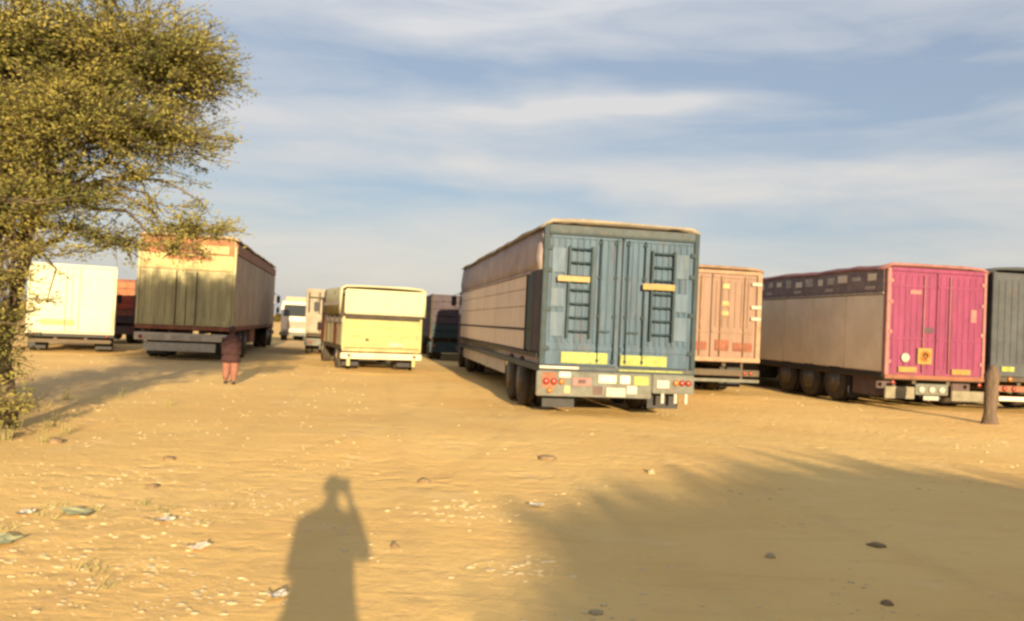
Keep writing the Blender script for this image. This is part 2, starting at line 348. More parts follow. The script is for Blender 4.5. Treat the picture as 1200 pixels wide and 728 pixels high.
def wheel(parent, x, y, R=TYRE_R):
    o = bpy.data.objects.new('wheel', TM); COL.objects.link(o); o.parent = parent; o.location = (x, y, R-.015); o.scale = (1, R/TYRE_R, R/TYRE_R)
    o.rotation_euler = (random.uniform(0, 3), 0, 0)
    c = bpy.data.objects.new('rim', RM); COL.objects.link(c); c.parent = o
    return o
def axle(parent, W, y, dual=True, R=TYRE_R):
    for sx in (-1, 1):
        wheel(parent, sx*(W/2-.15), y, R)
        if dual: wheel(parent, sx*(W/2-.46), y, R)
    MB().tube([(-(W/2-.5), y, R), (W/2-.5, y, R)], .07, 10).build('axle', P['chassis'], parent)
def chassis(parent, W, L, z, zh=.22):
    c = MB()
    for sx in (-1, 1): c.box(sx*.45-.05, sx*.45+.05, .1, L-.1, z-zh, z-.01)
    k = .3
    while k < L-.2: c.box(-W/2+.08, W/2-.08, k-.04, k+.04, z-.13, z-.02); k += 1.1
    c.build('chassis', P['chassis'], parent)
def mudflap(parent, x, y, w=.5, z0=.2, z1=.7, m='blackmetal'):
    MB().box(x-w/2, x+w/2, y-.01, y+.01, z0, z1).build('mudflap', P[m], parent)
def lamp(parent, x, y, z, r=.06, m='redlamp'):
    q = MB(); q.lathe_x([(0, r), (.03, r), (.05, r*.7)], 0, 0, 0, 14)
    q.v = [(a[1], -a[0], a[2]) for a in q.v]
    q.build('tail_lamp', P[m], parent, (x, y, z))
def roof_tarp(parent, W, y0, y1, z, rise, m, over=.04, drop=.25, name='roof_tarp', seed=0):
    q = MB(); rings = []; nseg = max(8, int((y1-y0)/.45))
    prof = [(-1, -1), (-1.0, -.35), (-.99, .15), (-.9, .72), (-.5, .92), (0, 1), (.5, .92), (.9, .72), (.99, .15), (1.0, -.35), (1, -1)]
    for i in range(nseg+1):
        y = y0-over + (y1-y0+2*over)*i/nseg; sag = 1 - .22*abs(math.sin(i*math.pi/2.5))
        ring = []
        for (px_, pz) in prof:
            nzv = noise.noise(Vector((px_*2.1+seed, y*1.1, seed*3.1)))
            ring.append((px_*(W/2+over), y, z + (pz*rise*sag if pz > 0 else pz*drop) + nzv*.05))
        for (px_, pz) in reversed(prof[1:-1]):
            ring.append((px_*(W/2+over-.03), y, z + (pz*rise*sag - .05 if pz > 0 else pz*drop*.8)))
        rings.append(ring)
    q.loft(rings); return q.build(name, P[m], parent)
def cab(parent, W, y0, H, m, m2=None, zb=.55, depth=1.9, axle_y=None, glass=True):
    """Cab-over cab: rear wall at y0, front at y0+depth (local +y is forward)."""
    y1 = y0+depth; h = W/2; q = MB(); zw = zb+(H-zb)*.48
    prof = [(y0, zb), (y1-.05, zb), (y1, zb+.15), (y1-.02, zw), (y1-.28, H-.12), (y1-.45, H), (y0+.12, H), (y0, H-.1)]
    rings = [[(x*s_, y, z) for (y, z) in prof] for x, s_ in ((-h, .96), (-h+.07, 1), (h-.07, 1), (h, .96))]
    q.loft(rings, smooth=False); c = q.build('cab', P[m], parent)
    # windscreen lies on the raked front
    def on_front(z, off): t = (z-zw)/(H-.12-zw); return y1-.02 - .26*t + off
    MB().add([(-h+.16, on_front(zw+.05, .012), zw+.05), (h-.16, on_front(zw+.05, .012), zw+.05), (h-.16, on_front(H-.22, .012), H-.22), (-h+.16, on_front(H-.22, .012), H-.22),
              (-h+.16, on_front(zw+.05, -.03), zw+.05), (h-.16, on_front(zw+.05, -.03), zw+.05), (h-.16, on_front(H-.22, -.03), H-.22), (-h+.16, on_front(H-.22, -.03), H-.22)],
             [(0, 1, 2, 3), (7, 6, 5, 4), (0, 4, 5, 1), (1, 5, 6, 2), (2, 6, 7, 3), (3, 7, 4, 0)]).build('windscreen', P['glass'], parent)
    for sx in (-1, 1):
        x = sx*h*1.0
        d = MB().box(min(x-sx*.02, x+sx*.012), max(x-sx*.02, x+sx*.012), y0+.45, y1-.3, zb+.12, H-.25, .006).build('door', P[m2 or m], parent)
        MB().box(min(x, x+sx*.02), max(x, x+sx*.02), y0+.55, y1-.42, zw+.08, H-.36, .006).build('window', P['glass'], d)
        MB().box(min(x, x+sx*.03), max(x, x+sx*.03), y0+.5, y0+.64, zw-.1, zw-.06).build('handle', P['blackmetal'], d)
        mi = MB(); mi.tube([(sx*h, y1-.1, H-.3), (sx*(h+.18), y1, H-.35), (sx*(h+.18), y1, H-.8), (sx*h, y1-.05, H-.85)], .014, 6); mi.box(sx*(h+.18)-.09, sx*(h+.18)+.09, y1-.02, y1+.02, H-.75, H-.4, .015)
        mi.build('mirror', P['blackmetal'], parent)
        hl = MB(); hl.box(sx*(h-.35)-.14, sx*(h-.35)+.14, y1-.01, y1+.03, zb+.02, zb+.16, .02); hl.build('headlight', P['plate'], parent)
    gr = MB()
    for k in range(5): gr.box(-h+.45, h-.45, y1-.005, y1+.02, zb+.24+k*.09, zb+.29+k*.09, .006)
    gr.build('grille', P['blackmetal'], parent)
    MB().box(-h-.02, h+.02, y1-.12, y1+.10, zb-.22, zb+.0, .03).build('front_bumper', P['dustgrey'], parent)
    ay = axle_y or (y0+depth*.6)
    for sx in (-1, 1): wheel(parent, sx*(h-.15), ay)
    MB().box(-.5, .5, y0-.2, y1-.1, .5, zb+.02).build('cab_chassis', P['chassis'], parent)
def tractor(parent, L, W, H, m, m2=None):
    cab(parent, W, L+.55, H, m, m2, zb=.75, depth=2.0, axle_y=L+1.7)
    axle(parent, W, L-.6)
    q = MB()
    for sx in (-1, 1): q.box(sx*.42-.05, sx*.42+.05, L-1.4, L+.6, .55, .78)
    q.build('tractor_chassis', P['chassis'], parent)
    for sx in (-1, 1):
        MB().tube([(sx*(W/2-.25), L+.0, .55), (sx*(W/2-.25), L+.75, .55)], .24, 14).build('fuel_tank', P['dustgrey'], parent)

# ================================================================ 1. blue container-bodied lorry
def blue_truck():
    W, Lb, zf, zt = 2.92, 13.2, .88, 3.41; h = W/2
    t = thing('articulated_lorry', 'articulated lorry with blue-grey double rear doors, two ladders and lime strips, largest in the row', 'lorry', (1.96, 14.68, gz(1.96, 14.68)-.0), RAD(9.9))
    chassis(t, W, Lb, zf)
    B('cargo_box', 'browntarp', t, -h+.06, h-.06, .07, Lb-.02, zf, zt-.03, .02)
    B('floor_beam', 'frameblue', t, -h, h, .0, Lb, zf-.10, zf+.02, .012)
    # rear frame
    B('rear_post', 'bluedark', t, -h, -h+.09, -.03, .1, zf+.02, zt-.002, .012); B('rear_post', 'bluedark', t, h-.09, h, -.03, .1, zf+.02, zt-.002, .012)
    B('rear_header', 'frameblue', t, -h+.09, h-.09, -.035, .1, zt-.14, zt, .012)
    B('rear_header_lip', 'bluedark', t, -h+.09, h-.09, -.05, .0, zt-.17, zt-.145, .004)
    roof_tarp(t, W, .0, Lb, zt+.01, .13, 'canvas', .015, .05, seed=3)
    for sx, lab in ((-1, None), (1, None)):
        x0, x1 = (-h+.10, -.015) if sx < 0 else (.015, h-.10)
        z0, z1 = zf+.03, zt-.18
        d = MB().box(x0, x1, .0, .06, z0, z1, .008)
        # vertical corrugations, narrow towards the centre, wide by the hinges
        k = x0+.05
        while k < x1-.05:
            wdt = .055
            d.box(k, k+wdt, -.030, .005, z0+.40, z1-.05, .012); k += .115
        d.box(x0+.01, x1-.01, -.03, .0, z0+.27, z0+.35, .008)
        d.box(x0+.01, x1-.01, -.03, .0, z1-.05, z1, .008)
        d = d.build('door', P['blue'], t)
        # flat pale panels beside the ladder
        ex = -1.17 if sx < 0 else .76+.24
        for a, c in ((1.42, 1.85), (1.95, 2.28), (2.56, 3.0)):
            MB().box(ex-.14 if sx < 0 else ex+.02, ex+.10 if sx < 0 else ex+.26, -.04, -.02, a, c, .006).build('door_panel', P['bluelight'], d)
        # locking bars with keepers
        for bx_ in ((-.42, -.12) if sx < 0 else (.10, .42)):
            r_ = MB().tube([(bx_, -.05, z0+.05), (bx_, -.05, z1-.03)], .016, 8)
            for zz in (z0+.1, z0+.9, z0+1.6, z1-.1): r_.box(bx_-.035, bx_+.035, -.062, -.02, zz-.025, zz+.025, .005)
            r_.build('locking_bar', P['bluedark'], d)
        r_ = MB().box(-.42*1 if sx < 0 else .10, -.20 if sx < 0 else .34, -.078, -.055, 1.52, 1.555, .005).build('handle', P['bluedark'], d)
        for zz in (1.2, 1.9, 2.6, 3.0):
            hx = x0 if sx < 0 else x1
            MB().box(hx-.07, hx+.07, -.045, -.015, zz-.04, zz+.04, .008).build('hinge', P['bluedark'], d)
        # ladder
        lx0, lx1 = (-1.0, -.58) if sx < 0 else (.55, .97)
        ld = MB()
        for lx in (lx0, lx1): ld.box(lx-.022, lx+.022, -.115, -.075, 1.40, 3.05, .008); ld.box(lx-.015, lx+.015, -.08, .0, 2.98, 3.01); ld.box(lx-.015, lx+.015, -.08, .0, 1.45, 1.48)
        ld = ld.build('ladder', P['bluedark'], t)
        for k in range(7): MB().tube([(lx0, -.095, 1.52+k*.245), (lx1, -.095, 1.52+k*.245)], .019, 8).build('rung', P['bluedark'], ld)
        if sx < 0: B('reflector_plate', 'yellow', t, -1.22, -.63, -.15, -.128, 2.40, 2.50, .005)
        else: B('reflector_plate', 'yellow', t, .36, .97, -.15, -.128, 2.33, 2.44, .005)
        if sx < 0: B('reflective_strip', 'lime', t, -1.08, -.22, -.06, -.045, .95, 1.15, .004)
        else: B('reflective_strip', 'lime', t, .02, .90, -.06, -.045, .94, 1.13, .004)
    B('rear_sill', 'frameblue', t, -h, h, -.06, .02, zf-.055, zf+.02, .008); B('sill_strip', 'beige', t, -h, -.75, -.072, -.05, zf-.03, zf+.005, .003); B('sill_strip', 'lime', t, .0, h-.25, -.072, -.05, zf-.04, zf-.01, .003)
    B('door_gap_strip', 'blackmetal', t, -.05, .05, .062, .075, zf+.03, zt-.18, .003)  # black strip added so the gap between the doors stays dark
    for xa, xb, za, zb_, mm_ in ((-1.42, -1.16, .50, .78, 'rustred'), (-1.10, -.90, .70, .79, 'beige'), (-1.0, -.9, .42, .55, 'gold'), (-.48, -.30, .40, .56, 'purple'), (.16, .34, .44, .58, 'skirtgrey'), (.28, .56, .60, .76, 'lime'), (.72, .95, .56, .70, 'skirtgrey')):
        B('painted_patch', mm_, t, xa, xb, -.1042, -.096, za, zb_, .002)
    # bumper panel with lamps
    B('bumper', 'dustgrey', t, -h-.05, .62, -.10, -.02, .36, .80, .015)
    B('bumper', 'dustgrey', t, .64, h-.02, -.08, -.02, .46, .80, .015, label='shorter light section of the bumper with hanging stays')
    for x in (-1.34, -1.2): lamp(t, x, -.105, .62, .06, 'redlamp')
    lamp(t, -1.06, -.105, .62, .055, 'orangelamp'); lamp(t, -1.27, -.105, .46, .05, 'orangelamp')
    B('tail_plate', 'pinkedge', t, -.86, -.52, -.125, -.103, .56, .70, .004); B('tail_plate', 'purple', t, -.76, -.62, -.14, -.128, .60, .67, .004)
    B('tail_plate', 'beige', t, -.38, -.06, -.125, -.103, .62, .76, .004); B('tail_plate', 'beige', t, .02, .20, -.125, -.103, .62, .76, .004)
    B('number_plate', 'plate', t, -.24, .12, -.135, -.106, .38, .54, .004)
    for x in (1.2, 1.32): lamp(t, x, -.085, .66, .055, 'redlamp')
    lamp(t, 1.08, -.085, .66, .055, 'orangelamp')
    for x in (.85, 1.1, 1.3): B('bumper_stay', 'plate', t, x-.03, x+.03, -.06, -.02, .28, .47, .005)
    mudflap(t, -1.0, .35, .6, .12, .6); mudflap(t, 1.0, .35, .6, .15, .6)
    # sides
    for sx in (-1, 1):
        def S(name, m, y0, y1, z0, z1, out=.0, th=.05, b=.008, label=None):
            xa = sx*(h+out); xb = sx*(h+out-th)
            return B(name, m, t, min(xa, xb), max(xa, xb), y0, y1, z0, z1, b, label)
        nP = 3; y = 1.45
        for k in range(nP):
            ln = (Lb-.25-1.45)/nP
            for z0_, z1_ in ((1.12, 1.49), (1.535, 1.96), (1.97, 2.30), (2.31, 2.57)): S('side_board', 'beige', y+.012, y+ln-.012, z0_, z1_, -.005+.004*random.random())
            y += ln
        S('post', 'blackmetal', 1.41, 1.45, 1.05, 2.62, .02, .08)
        S('side_rail', 'browntarp', 1.0, Lb, 2.575, 2.63, .02, .07)
        S('side_rail', 'maroon', 1.0, Lb, 1.50, 1.53, .012, .07); S('side_rail', 'blackmetal', .2, Lb, 1.02, 1.10, .02, .08)
        S('corner_panel', 'maroon', .12, .75, 1.12, 2.62, .0); S('corner_panel', 'bluedark', .77, 1.40, 1.12, 2.62, .0)
        q = MB(); nn = 26                         # upper canvas, lightly billowed
        pts = []
        for i in range(nn+1):
            yy = .1 + (Lb-.15)*i/nn; bl = .02*math.sin(i*1.3)+.015*math.sin(i*2.9)
            pts.append([(sx*(h-.005), yy, 2.60), (sx*(h+.005+bl), yy, 2.85), (sx*(h-.02+bl), yy, 3.1), (sx*(h-.05), yy, zt), (sx*(h-.12), yy, zt), (sx*(h-.12), yy, 2.60)])
        q.loft(pts).build('side_canvas', P['browntarp'], t)
        S('skirt', 'skirtgrey', 4.0, 7.0, .48, 1.01, -.06, .03); S('skirt', 'skirtgrey', 7.04, 10.0, .48, 1.01, -.06, .03); S('skirt', 'skirtgrey', 10.04, 12.2, .48, 1.01, -.06, .03)
        S('mudguard', 'dustgrey', 1.3, 3.9, 1.00-.0, 1.015, -.05, .5)
    for y in (1.9, 3.1): axle(t, W, y)
    tractor(t, Lb, 2.5, 2.95, 'bluedark', 'maroon')
    return t
blue_truck()

# ---------------------------------------------------------------- generic long trailer / body
def long_truck(name, label, loc, rz, W, Lb, zf, zt, side_m, roof_m, tractor_m, axles, canvas=True, H=2.9):
    h = W/2
    t = thing(name, label, 'lorry', (loc[0], loc[1], gz(*loc)), RAD(rz))
    chassis(t, W, Lb, zf)
    B('cargo_box', side_m, t, -h+.05, h-.05, .07, Lb-.02, zf, zt-.03, .02)
    B('floor_beam', 'chassis', t, -h, h, .0, Lb, zf-.10, zf+.02, .012)
    if roof_m: roof_tarp(t, W, 0, Lb, zt+.01, .10, roof_m, .03, .06, seed=loc[0])
    for y in axles: axle(t, W, y)
    if tractor_m: tractor(t, Lb, min(W, 2.5), H, tractor_m)
    return t
def side(t, W, sx, name, m, y0, y1, z0, z1, out=.0, th=.05, b=.008, label=None):
    xa = sx*(W/2+out); xb = sx*(W/2+out-th)
    return B(name, m, t, min(xa, xb), max(xa, xb), y0, y1, z0, z1, b, label)

# ================================================================ 2. magenta-backed trailer
W = 2.62
t = long_truck('articulated_lorry', 'lorry with magenta rear doors, yellow plates and long olive canvas side', (10.05, 19.2), 9.5, W, 12.6, .78, 3.32, 'olive', 'pinkedge', 'rustred', (2.1, 3.35, 4.6))
h = W/2
for sx in (-1, 1):
    x0, x1 = (-h+.10, -.012) if sx < 0 else (.012, h-.08)
    d = MB().box(x0, x1, .0, .06, .80, 3.22, .008)
    for k in range(7): d.box(x0+.07+k*.155, x0+.12+k*.155, -.012, .005, .95, 3.15, .008)
    d.box(x0+.02, x1-.02, -.018, .0, 2.86, 2.92, .005); d.box(x0+.02, x1-.02, -.018, .0, 1.62, 1.67, .005)
    d = d.build('door', P['pink'], t)
    for bx_ in ((-.35,) if sx < 0 else (.33,)):
        MB().tube([(bx_, -.035, .86), (bx_, -.035, 3.15)], .015, 8).build('locking_bar', P['pinkedge'], d)
    for zz in (1.1, 1.8, 2.5, 3.0): MB().box((x0 if sx < 0 else x1)-.06, (x0 if sx < 0 else x1)+.06, -.03, -.01, zz-.04, zz+.04, .006).build('hinge', P['pinkedge'], d)
    B('rear_post', 'pinkedge', t, sx*h-(0 if sx < 0 else .08), sx*h+(.1 if sx < 0 else 0), -.03, .1, .78, 3.30, .012)
B('rear_header', 'pink', t, -h+.1, h-.08, -.03, .08, 3.225, 3.32, .01)
B('hazard_plate', 'yellow', t, -.50, -.12, -.07, -.045, 1.06, 1.44, .01)
q = MB(); q.lathe_x([(0, .13), (.012, .13), (.012, .09), (0, .09)], 0, 0, 0, 18); q.v = [(a[1], -a[0], a[2]) for a in q.v]; q.build('plate_ring', P['orangelamp'], t, (-.31, -.07, 1.25))
q = MB(); q.lathe_x([(0, .11), (.02, .11), (.03, .09)], 0, 0, 0, 18); q.v = [(a[1], -a[0], a[2]) for a in q.v]; q.build('reflector_disc', P['plate'], t, (-.80, -.03, 1.20))
B('reflector_plate', 'yellow', t, -.98, -.50, -.055, -.032, .86, .99, .006); B('reflector_plate', 'yellow', t, .42, .92, -.055, -.032, .84, .97, .006)
B('painted_patch', 'purple', t, -.36, -.08, -.024, -.014, 1.80, 1.93, .003); B('painted_patch', 'pinkedge', t, -.72, -.42, -.024, -.014, 2.70, 2.80, .003); B('painted_patch', 'pinkedge', t, .9, 1.05, -.024, -.014, 2.1, 2.4, .003)
B('rear_sill', 'rustred', t, -h, h, -.04, .02, .70, .80, .008)
B('bumper', 'skirtdim', t, -h, -.55, -.08, -.02, .24, .52, .012); B('bumper', 'skirtdim', t, .42, h-.02, -.08, -.02, .22, .46, .012)
for x in (-.35, -.08, .18): lamp(t, x, -.03, .46, .085, 'plate')
B('lamp_bar', 'dustgrey', t, -.5, .36, -.03, .02, .34, .60, .01)
for x in (-1.15, 1.12): lamp(t, x, -.085, .62, .05, 'redlamp')
B('number_plate', 'plate', t, -.3, .1, -.055, -.034, .22, .32, .003)
for sx in (-1, 1):
    side(t, W, sx, 'side_rail', 'darkband', .1, 12.6, 2.74, 3.30, .012)
    k = 0; y = .4
    rr = random.Random(5)
    while y < 12.3:
        wd = rr.uniform(.22, .42)
        side(t, W, sx, 'painted_patch', 'palemark' if k % 2 else 'olive', y, y+wd, 2.98+rr.uniform(-.02, .05), 3.14+rr.uniform(-.02, .06), .02, .03, .003)
        if k % 3 == 0: side(t, W, sx, 'painted_patch', 'palemark', y+.05, y+wd+.1, 2.80, 2.88, .02, .03, .003)
        y += wd+rr.uniform(.16, .3); k += 1
    side(t, W, sx, 'side_rail', 'palemark', .1, 12.6, 2.68, 2.73, .02)
    y = .1
    for k in range(8):
        side(t, W, sx, 'side_panel', 'olive', y+.003, y+1.5615, .84, 2.67, .0, .05, .02); y += 1.5625
    side(t, W, sx, 'side_rail', 'blackmetal', .05, 12.6, .72, .83, .015)
    side(t, W, sx, 'toolbox', 'purple', .35, 1.35, .25, .70, -.06, .5, .02); side(t, W, sx, 'toolbox', 'blackmetal', 6.4, 7.6, .28, .70, -.06, .5, .02)
mudflap(t, -1.0, 1.45, .6, .12, .66); mudflap(t, 1.0, 1.45, .6, .12, .66)

# ================================================================ 3. salmon-backed trailer
W = 2.75
t = long_truck('articulated_lorry', 'lorry with salmon-orange ribbed rear doors, half hidden by the blue-doored lorry', (5.13, 20.9), 9.9, W, 12.0, .95, 3.22, 'salmon', 'salmonrib', 'salmon', (2.0, 3.3))
h = W/2
for sx in (-1, 1):
    x0, x1 = (-h+.09, -.012) if sx < 0 else (.012, h-.14)
    d = MB().box(x0, x1, .0, .06, .97, 3.12, .008)
    for k in range(6): d.box(x0+.10+k*.175, x0+.16+k*.175, -.03, .005, 1.75, 2.95, .012)
    d.box(x0+.02, x1-.02, -.025, 0, 1.60, 1.66, .006); d.box(x0+.02, x1-.02, -.025, 0, 3.02, 3.08, .006)
    d = d.build('door', P['salmon'], t)
    MB().box(x0+.12, x0+.5, -.03, -.004, 1.14, 1.42, .008).build('door_panel', P['rustred'], d)
    MB().box(x0+.62, x1-.08, -.03, -.004, 1.14, 1.36, .008).build('door_panel', P['rustred'], d)
    for bx_ in ((-.3,) if sx < 0 else (.25, .9)): MB().tube([(bx_, -.045, 1.0), (bx_, -.045, 3.08)], .016, 8).build('locking_bar', P['salmonrib'], d)
    for zz in (2.05, 2.30, 2.75): MB().box(.28 if sx > 0 else -.6, .46 if sx > 0 else -.42, -.05, -.03, zz, zz+.12, .004).build('door_badge', P['gold'], d)
B('rear_post', 'salmonrib', t, h-.13, h, -.04, .1, .95, 3.2, .012); B('rear_post', 'salmonrib', t, -h, -h+.08, -.04, .1, .95, 3.2, .012)
for zz in (1.95, 2.25, 2.85): B('reflector_plate', 'plate', t, h-.30, h-.02, -.075, -.045, zz, zz+.09, .006)
B('rear_header', 'salmonrib', t, -h, h, -.03, .1, 3.13, 3.22, .01); B('rear_sill', 'salmonrib', t, -h, h, -.06, .02, .86, .97, .01)
B('bumper', 'chassis', t, -h, h, -.05, .03, .50, .66, .012); B('bumper_bar', 'dustgrey', t, -h, h, -.06, .0, .34, .42, .01)
for x in (-1.1, .95, 1.12): lamp(t, x, -.055, .58, .05)
for x in (-.9, .9): B('bumper_stay', 'chassis', t, x-.03, x+.03, -.0, .05, .38, .9, .005)
for sx in (-1, 1):
    for k in range(6): side(t, W, sx, 'side_panel', 'salmon', .12+k*1.98, .12+k*1.98+1.94, 1.0, 3.05, .0)
mudflap(t, -1.0, .9, .6, .15, .8); mudflap(t, 1.0, .9, .6, .15, .8)

# ================================================================ 4. dark grey-green trailer at the right edge
W = 2.7
t = long_truck('articulated_lorry', 'dark grey-green lorry cut by the right edge beside the magenta-doored one', (12.85, 19.7), 9.5, W, 12.5, .85, 3.42, 'greygreen', 'greygreen', 'bluedark', (1.9, 3.2, 4.4))
h = W/2
for sx in (-1, 1):
    x0, x1 = (-h+.09, -.012) if sx < 0 else (.012, h-.09)
    d = MB().box(x0, x1, .0, .06, .88, 3.33, .008)
    for k in range(6): d.box(x0+.08+k*.18, x0+.14+k*.18, -.014, .005, 1.2, 3.2, .008)
    d = d.build('door', P['greygreen'], t)
    MB().tube([(sx*.35, -.035, .95), (sx*.35, -.035, 3.25)], .015, 8).build('locking_bar', P['blackmetal'], d)
    B('rear_post', 'greygreen', t, min(sx*h, sx*(h-.08)), max(sx*h, sx*(h-.08)), -.03, .1, .85, 3.4, .012)
    for k in range(8): side(t, W, sx, 'side_panel', 'greygreen', .12+k*1.54, .12+k*1.54+1.5, .9, 3.3, .0)
B('rear_sill', 'chassis', t, -h, h, -.05, .02, .76, .87, .01)
B('bumper', 'rustred', t, -h, h, -.07, .0, .52, .66, .012); B('bumper_bar', 'beige', t, -h, h, -.09, -.0, .30, .40, .012)
for x in (-1.0, -.75, .8, 1.05): lamp(t, x, -.075, .59, .055)
lamp(t, -.85, -.055, .82, .06, 'orangelamp')
B('reflective_strip', 'lime', t, -1.05, -.7, -.03, -.018, 1.0, 1.12, .004)

# ================================================================ 5. khaki lorry on the left
W = 2.88
t = long_truck('articulated_lorry', 'lorry with khaki rear, orange and yellow top of paint and painted-in sunlight, behind the low branches', (-10.1, 25.1), 11.5, W, 14.0, 1.05, 3.82, 'khakiside', 'khakiside', 'rustred', (2.0, 3.3), H=2.9)
h = W/2
for sx in (-1, 1):
    x0, x1 = (-h+.09, -.012) if sx < 0 else (.012, h-.09)
    d = MB().box(x0, x1, .0, .06, 1.08, 2.80, .008)
    for k in range(6): d.box(x0+.09+k*.2, x0+.15+k*.2, -.025, .005, 1.3, 2.65, .01)
    d.box(x0+.02, x1-.02, -.02, 0, 1.18, 1.24, .006); d.box(x0+.02, x1-.02, -.02, 0, 2.70, 2.76, .006)
    d = d.build('door', P['khaki'], t)
    MB().tube([(sx*.3, -.045, 1.1), (sx*.3, -.045, 2.78)], .016, 8).build('locking_bar', P['chassis'], d)
    B('rear_post', 'khaki', t, min(sx*h, sx*(h-.08)), max(sx*h, sx*(h-.08)), -.03, .1, 1.06, 3.6, .012)
B('upper_panel', 'gold', t, -h+.09, h-.09, -.01, .06, 2.82, 3.30, .01); B('upper_panel', 'orange', t, -h+.09, h-.09, -.015, .06, 3.31, 3.80, .01)  # bands are partly paint, partly sunlight above the tree shade put into colour
B('painted_patch', 'rustred', t, -.9, .15, -.03, -.012, 3.38, 3.62, .004); B('painted_patch', 'gold', t, .35, 1.2, -.03, -.012, 3.36, 3.60, .004); B('painted_patch', 'orange', t, -.6, .7, -.03, -.012, 3.12, 3.26, .004)
B('rear_sill', 'rustred', t, -h, h, -.05, .02, .95, 1.07, .01)
B('bumper', 'plate', t, -h+.3, .95, -.09, -.02, .28, .54, .012); B('bumper', 'skirtgrey', t, -h, h-.05, -.06, .0, .60, .84, .012)
for x in (-.75, -.2, .35): B('tail_plate', 'plate', t, x-.17, x+.17, -.085, -.062, .64, .78, .005)
for x in (-1.25, 1.2): lamp(t, x, -.065, .7, .055)
B('number_plate', 'plate', t, -.25, .2, -.11, -.092, .33, .45, .003)
for sx in (-1, 1):
    for k in range(8): side(t, W, sx, 'side_panel', 'khakiside', .12+k*1.73, .12+k*1.73+1.69, 1.1, 3.35, .0)
    side(t, W, sx, 'side_rail', 'orange', .1, 14.0, 3.38, 3.7, .012); side(t, W, sx, 'side_rail', 'rustred', .1, 14.0, .98, 1.09, .015)
    side(t, W, sx, 'toolbox', 'rustred', 5.0, 6.6, .45, .95, -.05, .5, .02)
mudflap(t, -1.05, 1.3, .6, .12, .8); mudflap(t, 1.05, 1.3, .6, .12, .8)

# ---------------------------------------------------------------- rigid trucks
def rigid(name, label, loc, rz, W, Lb, zf, zt, H, body_m, cab_m, cab_m2=None, door_m=None):
    h = W/2
    t = thing(name, label, 'truck', (loc[0], loc[1], gz(*loc)), RAD(rz))
    chassis(t, W, Lb, zf)
    cab(t, W*.96, Lb+.15, H, cab_m, cab_m2, zb=.62, depth=1.7)
    axle(t, W, 1.2, R=.45)
    return t
# 6. white box truck
W = 2.62; h = W/2
t = rigid('box_truck', 'bright white box truck seen from behind, left of the red-backed truck', (-14.75, 27.2), 26, W, 4.2, .62, 2.95, 2.5, 'white', 'white')
B('cargo_box', 'white', t, -h+.02, h-.02, .06, 4.2, .62, 2.93, .04)
for sx in (-1, 1):
    x0, x1 = (-h+.08, -.01) if sx < 0 else (.01, h-.08)
    d = MB().box(x0, x1, .0, .055, .68, 2.84, .012)
    for zz in (1.2, 1.9, 2.6): d.box(x0+.03, x1-.03, -.014, .004, zz-.03, zz+.03, .006)
    d = d.build('door', P['white'], t)
    MB().tube([(sx*.2, -.03, .72), (sx*.2, -.03, 2.8)], .014, 8).build('locking_bar', P['plate'], d)
    B('rear_post', 'white', t, min(sx*h, sx*(h-.07)), max(sx*h, sx*(h-.07)), -.02, .1, .62, 2.95, .012)
B('rear_header', 'white', t, -h+.07, h-.07, -.015, .1, 2.85, 2.945, .01)
B('rear_sill', 'blackmetal', t, -h, h, -.03, .05, .52, .62, .01); B('bumper', 'chassis', t, -h+.1, h-.1, -.05, .02, .32, .44, .01)
for x in (-1.1, 1.1): lamp(t, x, -.035, .57, .045)
B('painted_patch', 'paleyellow', t, -.9, .1, -.012, -.004, .9, 1.1, .002); mudflap(t, 1.0, .6, .5, .1, .5); mudflap(t, -1.0, .6, .5, .1, .5)
# 7. red truck behind the white one
W = 2.6; h = W/2
t = rigid('cargo_truck', 'red truck with orange top edge in the gap between white box truck and khaki lorry', (-17.7, 35.2), 9, W, 4.5, .9, 2.85, 2.6, 'rustred', 'rustred')
B('cargo_box', 'rustred', t, -h+.03, h-.03, .06, 4.5, .9, 2.82, .03)
for zz, mm_ in ((.92, 'maroon'), (1.22, 'rustred'), (1.52, 'red'), (1.82, 'red'), (2.12, 'orange'), (2.42, 'orange')):
    B('tail_plank', mm_, t, -h+.06, h-.06, -.01, .05, zz, zz+.28, .012)
for x in (-h+.03, 0, h-.03): B('rear_post', 'maroon', t, x-.04, x+.04, -.04, .02, .88, 2.84, .01)
for sx in (-1, 1):
    for k in range(6): side(t, W, sx, 'side_plank', 'orange' if k > 3 else 'rustred', .1, 4.5, .92+k*.3, .92+k*.3+.28, .01)
B('bumper', 'purple', t, -h, h, -.06, .0, .42, .78, .012); lamp(t, 1.1, -.065, .6, .06); lamp(t, -1.1, -.065, .6, .06)
# 8. pale yellow truck
W = 2.42; h = W/2
t = rigid('cargo_truck', 'pale yellow truck with a cream tarpaulin over its load, middle of the row', (-3.92, 24.75), 20, W, 4.0, .72, 1.62, 2.55, 'paleyellow', 'creamtarp', 'rustred')
B('cargo_box', 'paleyellow', t, -h+.05, h-.05, .05, 4.0, .72, 1.6, .02)
tg = MB().box(-h+.05, h-.05, -.03, .04, .74, 1.58, .012)
for zz in (.86, 1.12, 1.38): tg.box(-h+.08, h-.08, -.055, -.025, zz-.03, zz+.03, .01)
tg = tg.build('tailgate', P['paleyellow'], t)
for x in (-.62, 0, .62): MB().box(x-.03, x+.03, -.065, -.03, .76, 1.56, .008).build('tailgate_rib', P['paleyellow'], tg)
MB().box(-.52, -.42, -.07, -.05, .95, 1.02, .006).build('latch', P['chassis'], tg)
for x in (-h+.03, h-.03): B('rear_post', 'paleyellow', t, x-.035, x+.035, -.045, .04, .7, 1.66, .01)
